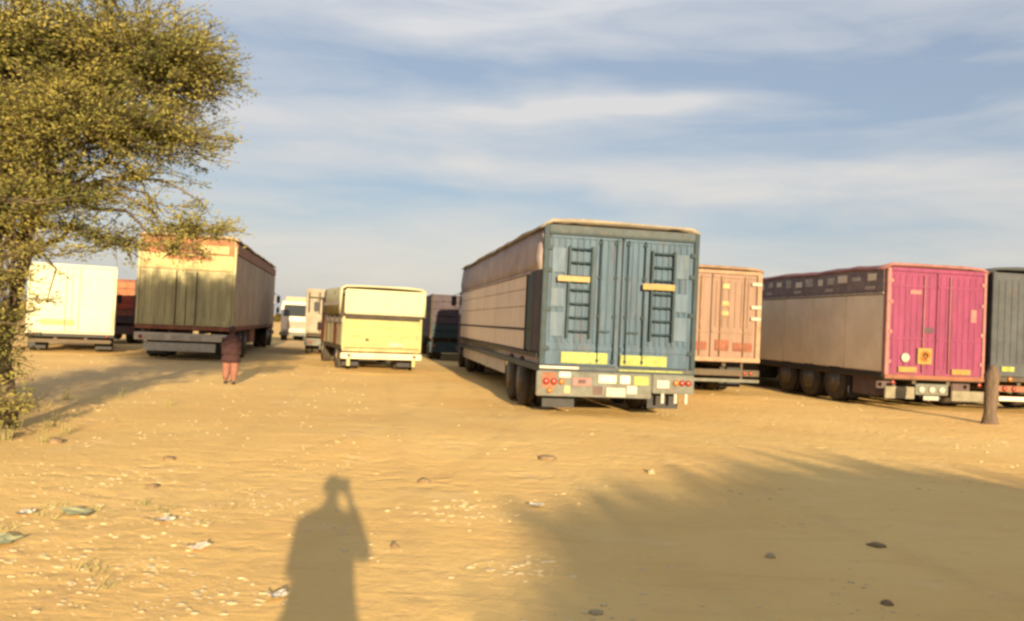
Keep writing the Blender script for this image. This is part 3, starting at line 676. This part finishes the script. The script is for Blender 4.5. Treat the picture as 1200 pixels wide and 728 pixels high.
roof_tarp(t, W+.08, -.02, 3.9, 2.52, .12, 'creamtarp', .05, .80, seed=8); B('gap_shade_strip', 'chassis', t, -h+.02, h-.02, -.02, .04, 1.605, 1.76, .01)  # dark strip stands in for the shaded gap below the tarpaulin
q = MB(); q.box(-h+.04, h+.06, -.05, .03, 1.74, 2.50, .03); q.build('tarpaulin_flap', P['creamtarp'], t)
B('load', 'browntarp', t, -h+.06, h-.06, .08, 3.85, 1.6, 2.3, .05)
B('bumper', 'white', t, -h-.03, h+.02, -.10, -.0, .40, .58, .015); B('rear_sill', 'gold', t, -h, h, -.05, .02, .62, .72, .01)
for x in (-1.0, 1.0): lamp(t, x, -.105, .5, .05); B('bumper_stay', 'paleyellow', t, x-.05, x+.05, -.04, .04, .18, .41, .008)
B('tail_plate', 'plate', t, .2, .62, -.075, -.055, .80, .90, .004); B('number_plate', 'plate', t, -.25, .2, -.12, -.103, .44, .55, .003)
for sx in (-1, 1):
    for k in range(4): side(t, W, sx, 'side_panel', 'rustred' if k == 1 else 'khaki', .1+k*.98, .1+k*.98+.94, .78, 1.45, .015)
    for k in range(4): side(t, W, sx, 'stake', 'chassis', .25+k*1.1, .36+k*1.1, 1.45, 2.35+.12*(k % 2), .085, .05)
    side(t, W, sx, 'stake_rail', 'palemark', .1, 4.0, 2.0, 2.12, .095, .03)
    side(t, W, sx, 'side_rail', 'palemark', .05, 4.0, 1.47, 1.62, .02); side(t, W, sx, 'side_rail', 'chassis', .05, 4.0, .66, .76, .01)
mudflap(t, -.85, .55, .5, .15, .6); mudflap(t, .85, .55, .5, .15, .6)
# 9. dark truck behind-left of the blue lorry
W = 2.6; h = W/2
t = rigid('cargo_truck', 'dark plum-grey truck with blue-black tail just left of the blue-doored lorry', (-2.15, 34.6), 9.9, W, 5.0, .95, 2.85, 2.5, 'maroon', 'bluedark')
B('cargo_box', 'maroon', t, -h+.03, h-.03, .06, 5.0, .95, 2.82, .03)
for k in range(6): B('tail_plank', 'maroon' if k > 1 else 'bluedark', t, -h+.06, h-.06, -.01, .05, .97+k*.31, .97+k*.31+.29, .012)
for x in (-h+.03, 0, h-.03): B('rear_post', 'chassis', t, x-.04, x+.04, -.04, .02, .93, 2.84, .01)
for sx in (-1, 1):
    for k in range(6): side(t, W, sx, 'side_plank', 'maroon', .1, 5.0, .97+k*.31, .97+k*.31+.29, .01)
B('bumper', 'bluedark', t, -h, h, -.06, .0, .35, .8, .012); lamp(t, -1.1, -.065, .62, .06); lamp(t, 1.1, -.065, .62, .06)
# 10, 11. far pale trucks
def far_truck(loc, rz, label, bm_, cm_, W=2.5, Lb=5, zt=2.9):
    h = W/2
    t = rigid('cargo_truck', label, loc, rz, W, Lb, .9, zt, 2.5, bm_, cm_)
    B('cargo_box', bm_, t, -h, h, .0, Lb, .9, zt, .04); B('tailgate', bm_, t, -h+.08, h-.08, -.04, .02, .95, zt-.1, .02)
    B('bumper', 'dustgrey', t, -h, h, -.06, .0, .4, .7, .012); lamp(t, -1.0, -.07, .56, .07); lamp(t, 1.0, -.07, .56, .07)
    return t
t = far_truck((-7.3, 33.8), 12, 'cream truck with framed sides standing close behind the pale yellow truck', 'canvas', 'canvas', Lb=4.5, zt=2.75)
for k in range(3): B('side_post', 'chassis', t, -1.27, -1.20, .3+k*1.1, .38+k*1.1, 1.6, 2.7); B('rear_post', 'chassis', t, -1.15+k*.42, -1.09+k*.42, -.07, -.03, 1.75, 2.6)
B('rear_post', 'chassis', t, -1.15, -.25, -.075, -.035, 2.35, 2.42)
far_truck((-13.6, 56.0), 186, 'small truck with pale cab facing the camera, far off between khaki lorry and yellow truck', 'khakiside', 'beige', W=2.3, zt=2.8)

# ================================================================ post
q = MB(); rings = []
for i, z in enumerate((-.1, .02, .25, .5, .75, .98, 1.12, 1.17)):
    r = (.17, .16, .115, .14, .12, .15, .085, .10)[i]
    rings.append([(r*(1+.35*noise.noise(Vector((math.cos(a)*1.6, math.sin(a)*1.6, z*3))))*math.cos(a)+.02*z, r*math.sin(a)*.95, z) for a in [2*math.pi*k/14 for k in range(14)]])
q.loft(rings); po = q.build('bollard', P['wood'], None, (9.68, 16.3, gz(9.68, 16.3)))
tag(po, 'short weathered brown post standing before the magenta-doored lorry', 'post')

# ================================================================ people
def skin_body(name, verts, edges, radii, m, parent):
    me = bpy.data.meshes.new(name); me.from_pydata(verts, edges, []); me.materials.append(m)
    o = bpy.data.objects.new(name, me); COL.objects.link(o); o.parent = parent
    sk = o.modifiers.new('skin', 'SKIN')
    layer = me.skin_vertices[0] if me.skin_vertices else None
    if layer is None:
        bm = bmesh.new(); bm.from_mesh(me); bm.verts.layers.skin.verify(); bm.to_mesh(me); bm.free(); layer = me.skin_vertices[0]
    for i, r in enumerate(radii): layer.data[i].radius = (r, r) if not isinstance(r, tuple) else r
    layer.data[0].use_root = True
    sk.use_smooth_shade = True
    sb = o.modifiers.new('sub', 'SUBSURF'); sb.levels = 2; sb.render_levels = 2
    return o
def body_skeleton(joints):
    """joints: dict with pelvis, chest, neck, head, and for L/R: sh, el, wr, hip, kn, an ; faces +y."""
    V, E, Rr = [], [], []
    def v(p, r, par=None):
        V.append(tuple(p)); Rr.append(r); i = len(V)-1
        if par is not None: E.append((par, i))
        return i
    J = {k: Vector(x) for k, x in joints.items()}
    pel = v(J['pelvis'], (.15, .11)); wa = v(J['pelvis'].lerp(J['chest'], .5), (.13, .10), pel); ch = v(J['chest'], (.155, .115), wa)
    nb = v(J['neck'], (.06, .06), ch); jaw = v(J['neck'].lerp(J['head'], .55)+J['fwd']*.015, (.062, .07), nb)
    hd = v(J['head'], (.078, .095), jaw); v(J['head']+Vector((0, 0, .065)), (.06, .075), hd)
    v(J['head']+J['fwd']*.108+Vector((0, 0, -.02)), .013, hd)          # nose
    for s_ in 'LR':
        sh = v(J['sh'+s_], .062, ch); e = v(J['el'+s_], .042, sh); w_ = v(J['wr'+s_], (.028, .024), e)
        d = (J['wr'+s_]-J['el'+s_]).normalized(); side_ = d.cross(J['palm'+s_]).normalized(); pn = J['palm'+s_].normalized()
        pm = v(J['wr'+s_]+d*.06, (.036, .018), w_)
        for k, (off, ln, rr) in enumerate(((-.030, .070, .0095), (-.010, .080, .010), (.010, .074, .0095), (.030, .058, .0085))):
            b0 = J['wr'+s_]+d*.095+side_*off; a0 = v(b0, rr, pm)
            a1 = v(b0+d*ln*.5+pn*ln*.18, rr*.92, a0); v(b0+d*ln*.78+pn*ln*.55, rr*.8, a1)
        th = v(J['wr'+s_]+d*.05-side_*.042+pn*.01, .012, pm); v(J['wr'+s_]+d*.085-side_*.062+pn*.03, .0095, th)
        hp = v(J['hip'+s_], .095, pel); kn = v(J['kn'+s_], .062, hp); an = v(J['an'+s_], .042, kn); v(J['an'+s_]+J['fwd']*.15+Vector((0, 0, -.045)), (.042, .028), an)
    return V, E, Rr
def ring(c, rx, ry, n=20, ph=0, wob=0):
    return [(c[0]+rx*(1+wob*math.sin(5*a+ph))*math.cos(a), c[1]+ry*(1+wob*math.sin(4*a+ph))*math.sin(a), c[2]) for a in [2*math.pi*k/n for k in range(n)]]
def sleeve(a, b, c, r0, r1, r2): return MB().tube([a, Vector(a).lerp(Vector(b), .5), b, Vector(b).lerp(Vector(c), .5), Vector(b).lerp(Vector(c), .85)], [r0, (r0+r1)/2, r1, (r1+r2)/2, r2], 12)
def clothed(t, J, top_m, bottom_m, hem=.62, flare=.26, shawl=False):
    V, E, Rr = body_skeleton(J); skin_body('body', V, E, Rr, P['skin'], t)
    px_, py_ = J['pelvis'][0], J['pelvis'][1]; cx, cy = J['chest'][0], J['chest'][1]
    zc, zp = J['chest'][2], J['pelvis'][2]
    q = MB(); q.loft([ring((px_, py_, hem), flare, flare*.72, 24, .3, .04), ring((px_, py_, (hem+zp)/2), flare*.9, flare*.68, 24, .6, .03), ring((px_, py_, zp), .205, .155, 24),
                      ring(((px_+cx)/2, (py_+cy)/2, (zp+zc)/2), .19, .145, 24), ring((cx, cy, zc), .215, .15, 24), ring((cx, cy, zc+.10), .19, .12, 24), ring((cx, cy, zc+.165), .085, .08, 24)])
    q.build('kameez', P[top_m], t)
    for s_ in 'LR':
        sleeve(J['sh'+s_], J['el'+s_], J['wr'+s_], .082, .062, .05).build('sleeve', P[top_m], t)
        hp, kn, an = Vector(J['hip'+s_]), Vector(J['kn'+s_]), Vector(J['an'+s_])
        MB().tube([hp+Vector((0, 0, .05)), hp.lerp(kn, .5), kn, kn.lerp(an, .55), an+Vector((0, 0, .03))], [.12, .12, .11, .10, .07], 14).build('trouser_leg', P[bottom_m], t)
        f = Vector(J['fwd']); q = MB().loft([ring((an.x, an.y-.03, 0.0+an.z-.085), .045, .06, 12), ring((an.x, an.y-.02, an.z-.04), .045, .06, 12)]); 
        MB().tube([an-f*.05+Vector((0, 0, -.05)), an+f*.05+Vector((0, 0, -.05)), an+f*.17+Vector((0, 0, -.06))], [.045, .05, .03], 10).build('shoe', P['blackmetal'], t)
    hd = Vector(J['head']); q = MB(); rs = []
    for k in range(7):
        e = -.35+k*(1.9/6); rs.append([(hd.x+.092*math.cos(e)*math.cos(a), hd.y-J['fwd'][1]*.012+.108*math.cos(e)*math.sin(a), hd.z+.02+.115*math.sin(e)) for a in [2*math.pi*j/16 for j in range(16)]])
    if J['fwd'][1] > 0: rs = [[(x, min(y, hd.y+.055+.1*max(0, z-hd.z-.0)), z) for (x, y, z) in r] for r in rs]
    q.loft(rs); q.build('hair', P['hair'], t)
    for sx in (-1, 1):
        MB().loft([ring((sx*.032+hd.x, hd.y+J['fwd'][1]*.083, hd.z-.012), .004, .004, 8), ring((sx*.032+hd.x, hd.y+J['fwd'][1]*.083, hd.z-.002), .013, .012, 8), ring((sx*.032+hd.x, hd.y+J['fwd'][1]*.083, hd.z+.008), .004, .004, 8)]).build('eye', P['plate'], t)
        MB().loft([ring((hd.x+sx*.083, hd.y, hd.z-.045), .006, .012, 8), ring((hd.x+sx*.092, hd.y, hd.z-.01), .010, .024, 8), ring((hd.x+sx*.09, hd.y, hd.z+.025), .007, .018, 8)]).build('ear', P['skin'], t)
    if shawl:
        q = MB(); q.loft([ring((cx, cy, zp-.05), .27, .20, 24, 1, .05), ring((cx, cy, (zp+zc)/2+.03), .255, .19, 24, 1.6, .04), ring((cx, cy, zc+.06), .245, .17, 24, 2, .03), ring((cx, cy, zc+.15), .16, .12, 24), ring((cx, cy+.0, zc+.20), .09, .09, 24)])
        q.build('shawl', P[top_m], t)
        rs = []
        for k in range(8):
            e = -.75+k*(2.3/7); rs.append([(hd.x+.108*math.cos(e)*math.cos(a), min(hd.y-.01+.125*math.cos(e)*math.sin(a), hd.y+.06), hd.z+.02+.13*math.sin(e)) for a in [2*math.pi*j/18 for j in range(18)]])
        MB().loft(rs).build('head_scarf', P[top_m], t)
# photographer, standing at the phone and throwing the long shadow
x0, y0 = .0, -.42
t = thing('person', 'person in loose grey clothes photographing the yard, seen only by the long shadow', 'person', (x0, y0, gz(x0, y0)))
J = dict(fwd=Vector((0, 1, 0)), pelvis=(0, 0, .92), chest=(0, .01, 1.26), neck=(0, .02, 1.44), head=(0, .05, 1.58),
         shL=(-.175, .01, 1.35), elL=(-.19, .03, 1.10), wrL=(-.08, .22, 1.05), shR=(.175, .01, 1.35), elR=(.225, .12, 1.17), wrR=(.13, .24, 1.42),
         palmL=(1, 0, 0), palmR=(-.8, 0.2, .1), hipL=(-.10, 0, .88), knL=(-.12, .03, .49), anL=(-.13, 0, .085), hipR=(.10, 0, .88), knR=(.12, .03, .49), anR=(.13, 0, .085))
clothed(t, J, 'greycloth', 'greycloth', hem=.45, flare=.185)
ph = B('phone', 'blackmetal', None, -.04, .04, -.004, .004, -.075, .075, .003); ph.location = (.06, -.075, 1.55)
tag(ph, 'black phone held up in the raised right hand of the photographer', 'phone')
# far figure by the khaki lorry
x0, y0 = -6.15, 17.9
t = thing('person', 'person in dark maroon shawl and salmon trousers standing before the khaki lorry', 'person', (x0, y0, gz(x0, y0)), RAD(8))
J = dict(fwd=Vector((0, 1, 0)), pelvis=(0, 0, .86), chest=(0, .01, 1.16), neck=(0, .02, 1.32), head=(0, .05, 1.45),
         shL=(-.17, .01, 1.26), elL=(-.22, -.01, 1.02), wrL=(-.20, .12, .84), shR=(.17, .01, 1.26), elR=(.22, -.01, 1.02), wrR=(.20, .12, .84),
         palmL=(1, 0, 0), palmR=(-1, 0, 0), hipL=(-.09, 0, .82), knL=(-.11, .06, .46), anL=(-.12, .06, .085), hipR=(.09, 0, .82), knR=(.11, .0, .46), anR=(.12, -.10, .085))
clothed(t, J, 'darkcloth', 'pinkcloth', hem=.60, flare=.27, shawl=True); t.scale = (.80, .80, .80)

# ================================================================ trees
def leaves_mesh(name, centers, dirs, size, m, parent, thin=.42):
    n_ = len(centers); c = np.asarray(centers); d = np.asarray(dirs); d /= np.linalg.norm(d, axis=1)[:, None]+1e-9
    r_ = rng.normal(size=(n_, 3)); s_ = np.cross(d, r_); s_ /= np.linalg.norm(s_, axis=1)[:, None]+1e-9
    ln = size*rng.uniform(.6, 1.5, n_)[:, None]; wd = ln*thin
    v = np.empty((n_, 4, 3)); v[:, 0] = c-d*ln*.5; v[:, 1] = c+s_*wd*.5; v[:, 2] = c+d*ln*.5; v[:, 3] = c-s_*wd*.5
    me = bpy.data.meshes.new(name); me.vertices.add(n_*4); me.vertices.foreach_set('co', v.ravel())
    me.loops.add(n_*4); me.loops.foreach_set('vertex_index', np.arange(n_*4)); me.polygons.add(n_)
    me.polygons.foreach_set('loop_start', np.arange(n_)*4); me.polygons.foreach_set('loop_total', np.full(n_, 4)); me.update(); me.validate()
    me.materials.append(m); o = bpy.data.objects.new(name, me); COL.objects.link(o); o.parent = parent; return o
def tree(label, base, trunk_pts, trunk_r, blobs, twigs_per_m3, leaves_per_twig, leaf, leaf_m='leaf', clip=None, seed=1, twig_len=(.3, .7)):
    """blobs: (x, y, z, rx, ry, rz, density) in world space; limbs run from the trunk to each blob."""
    R_ = random.Random(seed)
    t = thing('acacia_tree', label, 'tree', base)
    off = Vector(base)
    q = MB(); q.tube([Vector(p)-off for p in trunk_pts], trunk_r, 12); q.build('trunk', P['bark'], t)
    top = Vector(trunk_pts[-1]); mid = Vector(trunk_pts[-2])
    tw = MB(); C_, D_ = [], []
    for bi, (bx, by, bz, rx, ry, rz, dens) in enumerate(blobs):
        c = Vector((bx, by, bz)); s0 = top if bi % 3 else mid
        lp = [s0]; K = 7
        for k in range(1, K+1):
            f = k/K; p = s0.lerp(c, f) + Vector((R_.uniform(-.15, .15), R_.uniform(-.15, .15), R_.uniform(-.08, .12)+.25*math.sin(f*math.pi)))*(1 if k < K else .3); lp.append(p)
        r0_ = trunk_r[-1]*.55
        MB().tube([p-off for p in lp], [r0_*(1-.8*k/K) for k in range(K+1)], 7).build('limb', P['bark'], t)
        ntw = int(dens*twigs_per_m3*rx*ry*rz*4.19)
        for k in range(ntw):
            d = Vector((R_.gauss(0, 1), R_.gauss(0, 1), R_.gauss(0, .8))).normalized(); rr = R_.random()**.45
            e = c + Vector((d.x*rx, d.y*ry, d.z*rz))*rr
            out = Vector((d.x, d.y, d.z*.5+.05)).normalized()
            tl = R_.uniform(*twig_len); dirn = (out + Vector((R_.uniform(-.5, .5), R_.uniform(-.5, .5), R_.uniform(-.3, .3)))).normalized()
            a = min(lp[2:], key=lambda p: (p-e).length)
            st = e - dirn*tl*.5; en = e + dirn*tl*.5
            if clip and not clip(en): continue
            if k % 3 == 0:
                mid_ = a.lerp(st, .5)+Vector((0, 0, .08*(a-st).length)); tw.tube([a-off, mid_-off, st-off, en-off], [.018, .013, .009, .003], 4, False)
            else: tw.tube([st-off, en-off], [.007, .003], 3, False)
            nl = int(leaves_per_twig*R_.uniform(.5, 1.3))
            for j in range(nl):
                f = R_.random(); p = st.lerp(en, f) + Vector((R_.gauss(0, .055), R_.gauss(0, .055), R_.gauss(0, .04)))
                C_.append((p-off)[:]); D_.append((dirn.x+R_.gauss(0, .7), dirn.y+R_.gauss(0, .7), dirn.z+R_.gauss(0, .5)))
    tw.build('twigs', P['bark'], t, fix=False)['kind'] = 'stuff'
    cr_ = leaves_mesh('crown', C_, D_, leaf, P[leaf_m], t); return t, len(C_)
bx, by = -6.45, 10.5
blobs = [(-8.4, 10.4, 4.6, 1.6, 1.7, 1.0, 1.0), (-6.6, 10.2, 4.75, 1.5, 1.7, 1.0, 1.0), (-5.1, 10.6, 4.85, 1.2, 1.4, .85, 1.0), (-4.3, 10.3, 4.75, .68, 1.0, .38, 1.1),
         (-4.55, 10.5, 3.85, .75, 1.0, .36, 1.0), (-5.4, 10.0, 3.85, 1.2, 1.3, .6, 1.1), (-7.0, 9.8, 3.7, 1.4, 1.4, .65, 1.2), (-8.6, 10.5, 3.6, 1.2, 1.3, .8, 1.0),
         (-7.3, 9.7, 3.0, 1.2, 1.2, .40, 1.2), (-5.9, 10.0, 3.15, .9, 1.1, .35, .9), (-4.9, 10.5, 3.30, .7, .8, .20, .5), (-4.7, 10.5, 2.95, .6, .7, .16, .4),
         (-6.6, 10.0, 2.5, 1.0, 1.0, .25, .6), (-5.6, 10.3, 2.6, .7, .6, .16, .6), (-4.25, 10.6, 2.66, .62, .6, .19, 1.6), (-5.1, 10.4, 2.45, .55, .5, .18, 1.5), (-4.4, 10.5, 2.40, .55, .5, .13, 1.2), (-4.15, 10.6, 3.05, .3, .5, .08, .7), (-7.2, 9.7, 2.3, 1.0, .8, .35, .8), (-5.4, 9.9, 2.9, .9, .8, .2, .7),
         (-6.2, 9.4, 2.75, 1.1, .9, .30, .9), (-5.7, 9.6, 2.25, .55, .7, .20, .6), (-6.1, 9.5, 1.95, .35, .5, .25, 1.3), (-5.55, 9.7, 1.65, .28, .3, .08, 1.0),
         (-6.1, 9.6, 1.35, .26, .5, .35, 1.2), (-6.15, 9.7, .75, .22, .5, .35, 1.0), (-6.2, 9.8, .28, .36, .5, .26, 1.3), (-6.6, 10.0, 1.2, .5, .8, .8, 1.0), (-7.8, 10.2, 1.6, .7, .9, .9, .9), (-7.0, 9.9, .25, .42, .5, .24, 1.2), (-8.0, 10.6, .7, .8, .9, .6, .8)]
tr, nl = tree('tall golden-olive acacia filling the upper left, low branches before the white truck', (bx, by, gz(bx, by)-.05),
     [(bx, by, -.1), (bx+.02, by, .3), (bx-.1, by, .9), (bx-.05, by+.05, 1.5), (bx+.12, by, 2.2), (bx+.1, by, 2.9)], [.14, .10, .085, .08, .08, .07], blobs, 112, 42, .046, seed=4)
print('leaves', nl)
# second tree stands behind the camera and shades the lower right of the yard
bx, by = 9.3, -17.5
blobs = []
RB = random.Random(9)
tx, ty = SX, SY
edge = [(.4, 5.6), (1.0, 6.5), (1.9, 7.3), (3.2, 8.8), (4.6, 9.9), (6.1, 8.8), (9.5, 8.4)]
gx = 1.25
while gx < 9:
    top_ = float(np.interp(gx, [e[0] for e in edge], [e[1] for e in edge])) - 1.75
    gy = top_
    while gy > -.5:
        if True:
            hh = 4.3 + .3*math.sin(gx*1.7+gy) + RB.uniform(-.15, .15); dd_ = hh/math.tan(SUN_EL)
            blobs.append((gx+tx*dd_, gy+ty*dd_, hh, 1.0, 1.35, .48, 1.0))
        gy -= 1.8
    gx += .85
gx = 1.0
while gx < 9.4:
    top_ = float(np.interp(gx, [e[0] for e in edge], [e[1] for e in edge])) - .95
    hh = 4.3 + .12*math.sin(gx*2.3); dd_ = hh/math.tan(SUN_EL); blobs.append((gx+tx*dd_, top_+ty*dd_, hh, .42, .9, .20, 2.6)); gx += .5
bx = sum(b[0] for b in blobs)/len(blobs); by = sum(b[1] for b in blobs)/len(blobs)
print('shade tree', len(blobs), bx, by)
t2, nl2 = tree('broad acacia behind the camera that shades the lower right of the yard', (bx, by, gz(bx, by)-.05),
     [(bx, by, -.1), (bx, by, .5), (bx+.1, by, 1.2), (bx+.15, by+.1, 2.2), (bx, by, 3.0)], [.35, .27, .23, .2, .17], blobs, 36, 30, .14, seed=12)
print('leaves2', nl2)

# ================================================================ small stuff on the sand
def rock(R_, s, flat=.5, sub=1):
    bm = bmesh.new(); bmesh.ops.create_icosphere(bm, subdivisions=sub, radius=s)
    o = R_.uniform(0, 90)
    for v in bm.verts:
        f = 1+.45*noise.noise(v.co/s*1.1+Vector((o, 0, 0))); v.co = Vector((v.co.x*f*R_.uniform(.95, 1.05), v.co.y*f, v.co.z*f*flat))
    bm.verts.index_update(); r = ([v.co.copy() for v in bm.verts], [[v.index for v in f.verts] for f in bm.faces]); bm.free(); return r
RR = random.Random(21)
q = MB(); litter_spots = [(-3.3, 6.3, .5), (-2.5, 6.4, .35), (-3.0, 5.2, .4), (-2.2, 4.9, .35), (-1.75, 6.9, .5), (-1.5, 4.6, .25), (-3.6, 7.6, .5), (.15, 5.4, .25), (-.4, 7.0, .3)]
protos = [rock(RR, 1.0, .5) for _ in range(6)]
for i in range(9000):
    y = 3.2*math.exp(RR.random()*2.1); 
    x = RR.uniform(-.72, .72)*y
    dens = 1.3*noise.noise(Vector((x*1.1, y*1.1, 4.4)))+(.12 if x < -.15*y else -.22)
    if RR.random() > .12+dens: continue
    s = RR.choice((.004, .005, .006, .008, .012))*RR.uniform(.7, 1.3)*(1+y*.05)
    vs, fs = RR.choice(protos); a = RR.uniform(0, 6.28); ca, sa = math.cos(a), math.sin(a); z = gz(x, y)
    q.add([(x+(v.x*ca-v.y*sa)*s*1.3, y+(v.x*sa+v.y*ca)*s, z+v.z*s+s*.1) for v in vs], fs, False)
for (cx, cy, sp_) in litter_spots:
    for k in range(60):
        x, y = cx+RR.gauss(0, sp_*.7), cy+RR.gauss(0, sp_*.6); sc1 = RR.choice((.006, .008, .011, .016, .022))*RR.uniform(.7, 1.2); vs, fs = RR.choice(protos); z = gz(x, y)
        q.add([(x+v.x*sc1*1.4, y+v.y*sc1, z+v.z*sc1*.8) for v in vs], fs, False)
tag(q.build('pebbles', P['stone'], None, fix=False), 'loose pebbles and grit scattered over the sand', 'pebbles', kind='stuff')
# dry grass and low weeds at the left
q = MB()
def tuft(x, y, n_, hgt):
    for k in range(n_):
        a = RR.uniform(0, 6.28); r = RR.uniform(0, .10); bx_, by_ = x+r*math.cos(a), y+r*math.sin(a); z = gz(bx_, by_)
        tx_, ty_ = bx_+RR.uniform(-.09, .09), by_+RR.uniform(-.06, .06); w_ = .006
        q.add([(bx_-w_, by_, z-.01), (bx_+w_, by_, z-.01), (tx_, ty_, z+hgt*RR.uniform(.5, 1.2))], [(0, 1, 2)])
for (cx, cy, n_, sp_) in ((-6.7, 9.6, 50, 1.0), (-3.6, 6.1, 8, .7), (-2.3, 6.2, 3, .35), (-2.2, 4.8, 3, .4), (-8.5, 12, 40, 1.6)):
    for k in range(n_): tuft(cx+RR.gauss(0, sp_*.6), cy+RR.gauss(0, sp_*.5), 9, .055 if cy < 9 else .22)
tag(q.build('dry_weeds', P['drygrass'], None, fix=False), 'thin dry weeds growing on the sand and round the acacia trunk', 'weeds', kind='stuff')
# single stones and litter one can point at
def stone(x, y, s, flat, m, label, name='stone', cat='stone'):
    s *= .72; flat = min(.8, flat*1.5)
    vs, fs = rock(RR, s, flat, 2)
    o = MB().add(vs, fs, True).build(name, P[m], None, (x, y, gz(x, y)+s*flat*.25)); o.rotation_euler = (0, 0, RR.uniform(0, 6)); tag(o, label, cat); return o
def scrap(x, y, sx_, sy_, m, label, name='litter', cat='litter'):
    q = MB(); n_ = 5; top = []; 
    for j in range(n_):
        for i in range(n_):
            u, v = i/(n_-1)-.5, j/(n_-1)-.5
            top.append((u*sx_*(1+.2*math.sin(v*7)), v*sy_*(1+.15*math.cos(u*9)), .012+.03*abs(noise.noise(Vector((u*3+x, v*3+y, 1))))+.05*u*u))
    fs = [(j*n_+i, j*n_+i+1, (j+1)*n_+i+1, (j+1)*n_+i) for j in range(n_-1) for i in range(n_-1)]
    k = len(top); bot = [(a, b_, c-.006) for a, b_, c in top]; fs2 = [tuple(reversed([i+k for i in f])) for f in fs]
    q.add(top+bot, fs+fs2); o = q.build(name, P[m], None, (x, y, gz(x, y)+.004), fix=False); o.rotation_euler = (0, 0, RR.uniform(0, 3)); tag(o, label, cat); return o
stone(-.80, 8.1, .095, .35, 'darkstone', 'flat dark stone on the open sand, right of the shadow of a head')
stone(.50, 9.6, .16, .22, 'darkstone', 'wide low dark clod on the sand in front of the blue-doored lorry')
stone(-.75, 5.75, .045, .9, 'darkstone', 'small upright dark clod to the right of the shadow of the body')
stone(2.35, 4.95, .05, .4, 'darkstone', 'small dark stone in the shade at the lower right')
stone(2.9, 6.3, .085, .25, 'darkstone', 'long flat clod in the middle of the large shade')
stone(1.95, 5.9, .05, .5, 'stone', 'small pale stone in the large shade, left of the flat clod')
stone(-3.15, 7.3, .08, .35, 'darkstone', 'dark stone half sunk in bright sand at left centre')
stone(-3.55, 8.6, .09, .3, 'darkstone', 'flattened dark clod on the upper left sand')
stone(-6.0, 9.7, .16, .5, 'darkstone', 'large dark rock at the foot of the acacia')
stone(-5.2, 9.4, .11, .4, 'darkstone', 'brown rock to the right of the foot of the acacia')
stone(1.6, 8.9, .07, .5, 'stone', 'pale stone near the upper tip of the large shade')
stone(.55, 4.6, .06, .2, 'stone', 'thin pale stone slab at the bottom edge in the shade')
scrap(-2.55, 6.15, .12, .10, 'paper', 'small white scrap of paper lying on the sand at the left')
scrap(-3.25, 6.25, .26, .16, 'greenlitter', 'crumpled dull green plastic scrap at left centre')
scrap(-3.35, 5.4, .24, .2, 'greenlitter', 'dull green scrap near the left edge')
scrap(-3.60, 6.15, .12, .09, 'paper', 'pale scrap near the left edge, beyond the green one')
scrap(-1.25, 4.6, .10, .08, 'paper', 'pale crumpled scrap beside the waist of the long shadow')
scrap(-2.05, 5.5, .14, .1, 'beige', 'beige scrap between the two pale papers at lower left')
scrap(.3, 7.2, .12, .08, 'paper', 'pale scrap at the left corner of the large shade')
# far-off scrub closing the view between the lorries
C_, D_ = [], []
for i in range(2600):
    a = rng.uniform(-.75, .75); d = rng.uniform(170, 330); hh = 1.2+2.6*max(0, noise.noise(Vector((a*14, d*.02, 2))))
    C_.append((d*math.sin(a)+rng.normal(0, 2), d*math.cos(a), rng.uniform(0, 1)*hh)); D_.append(tuple(rng.normal(size=3)))
sc_ = leaves_mesh('scrub', C_, D_, 2.2, P['leafgrey'], None, .8); tag(sc_, 'low far-off scrub behind the parked lorries', 'scrub', kind='stuff')
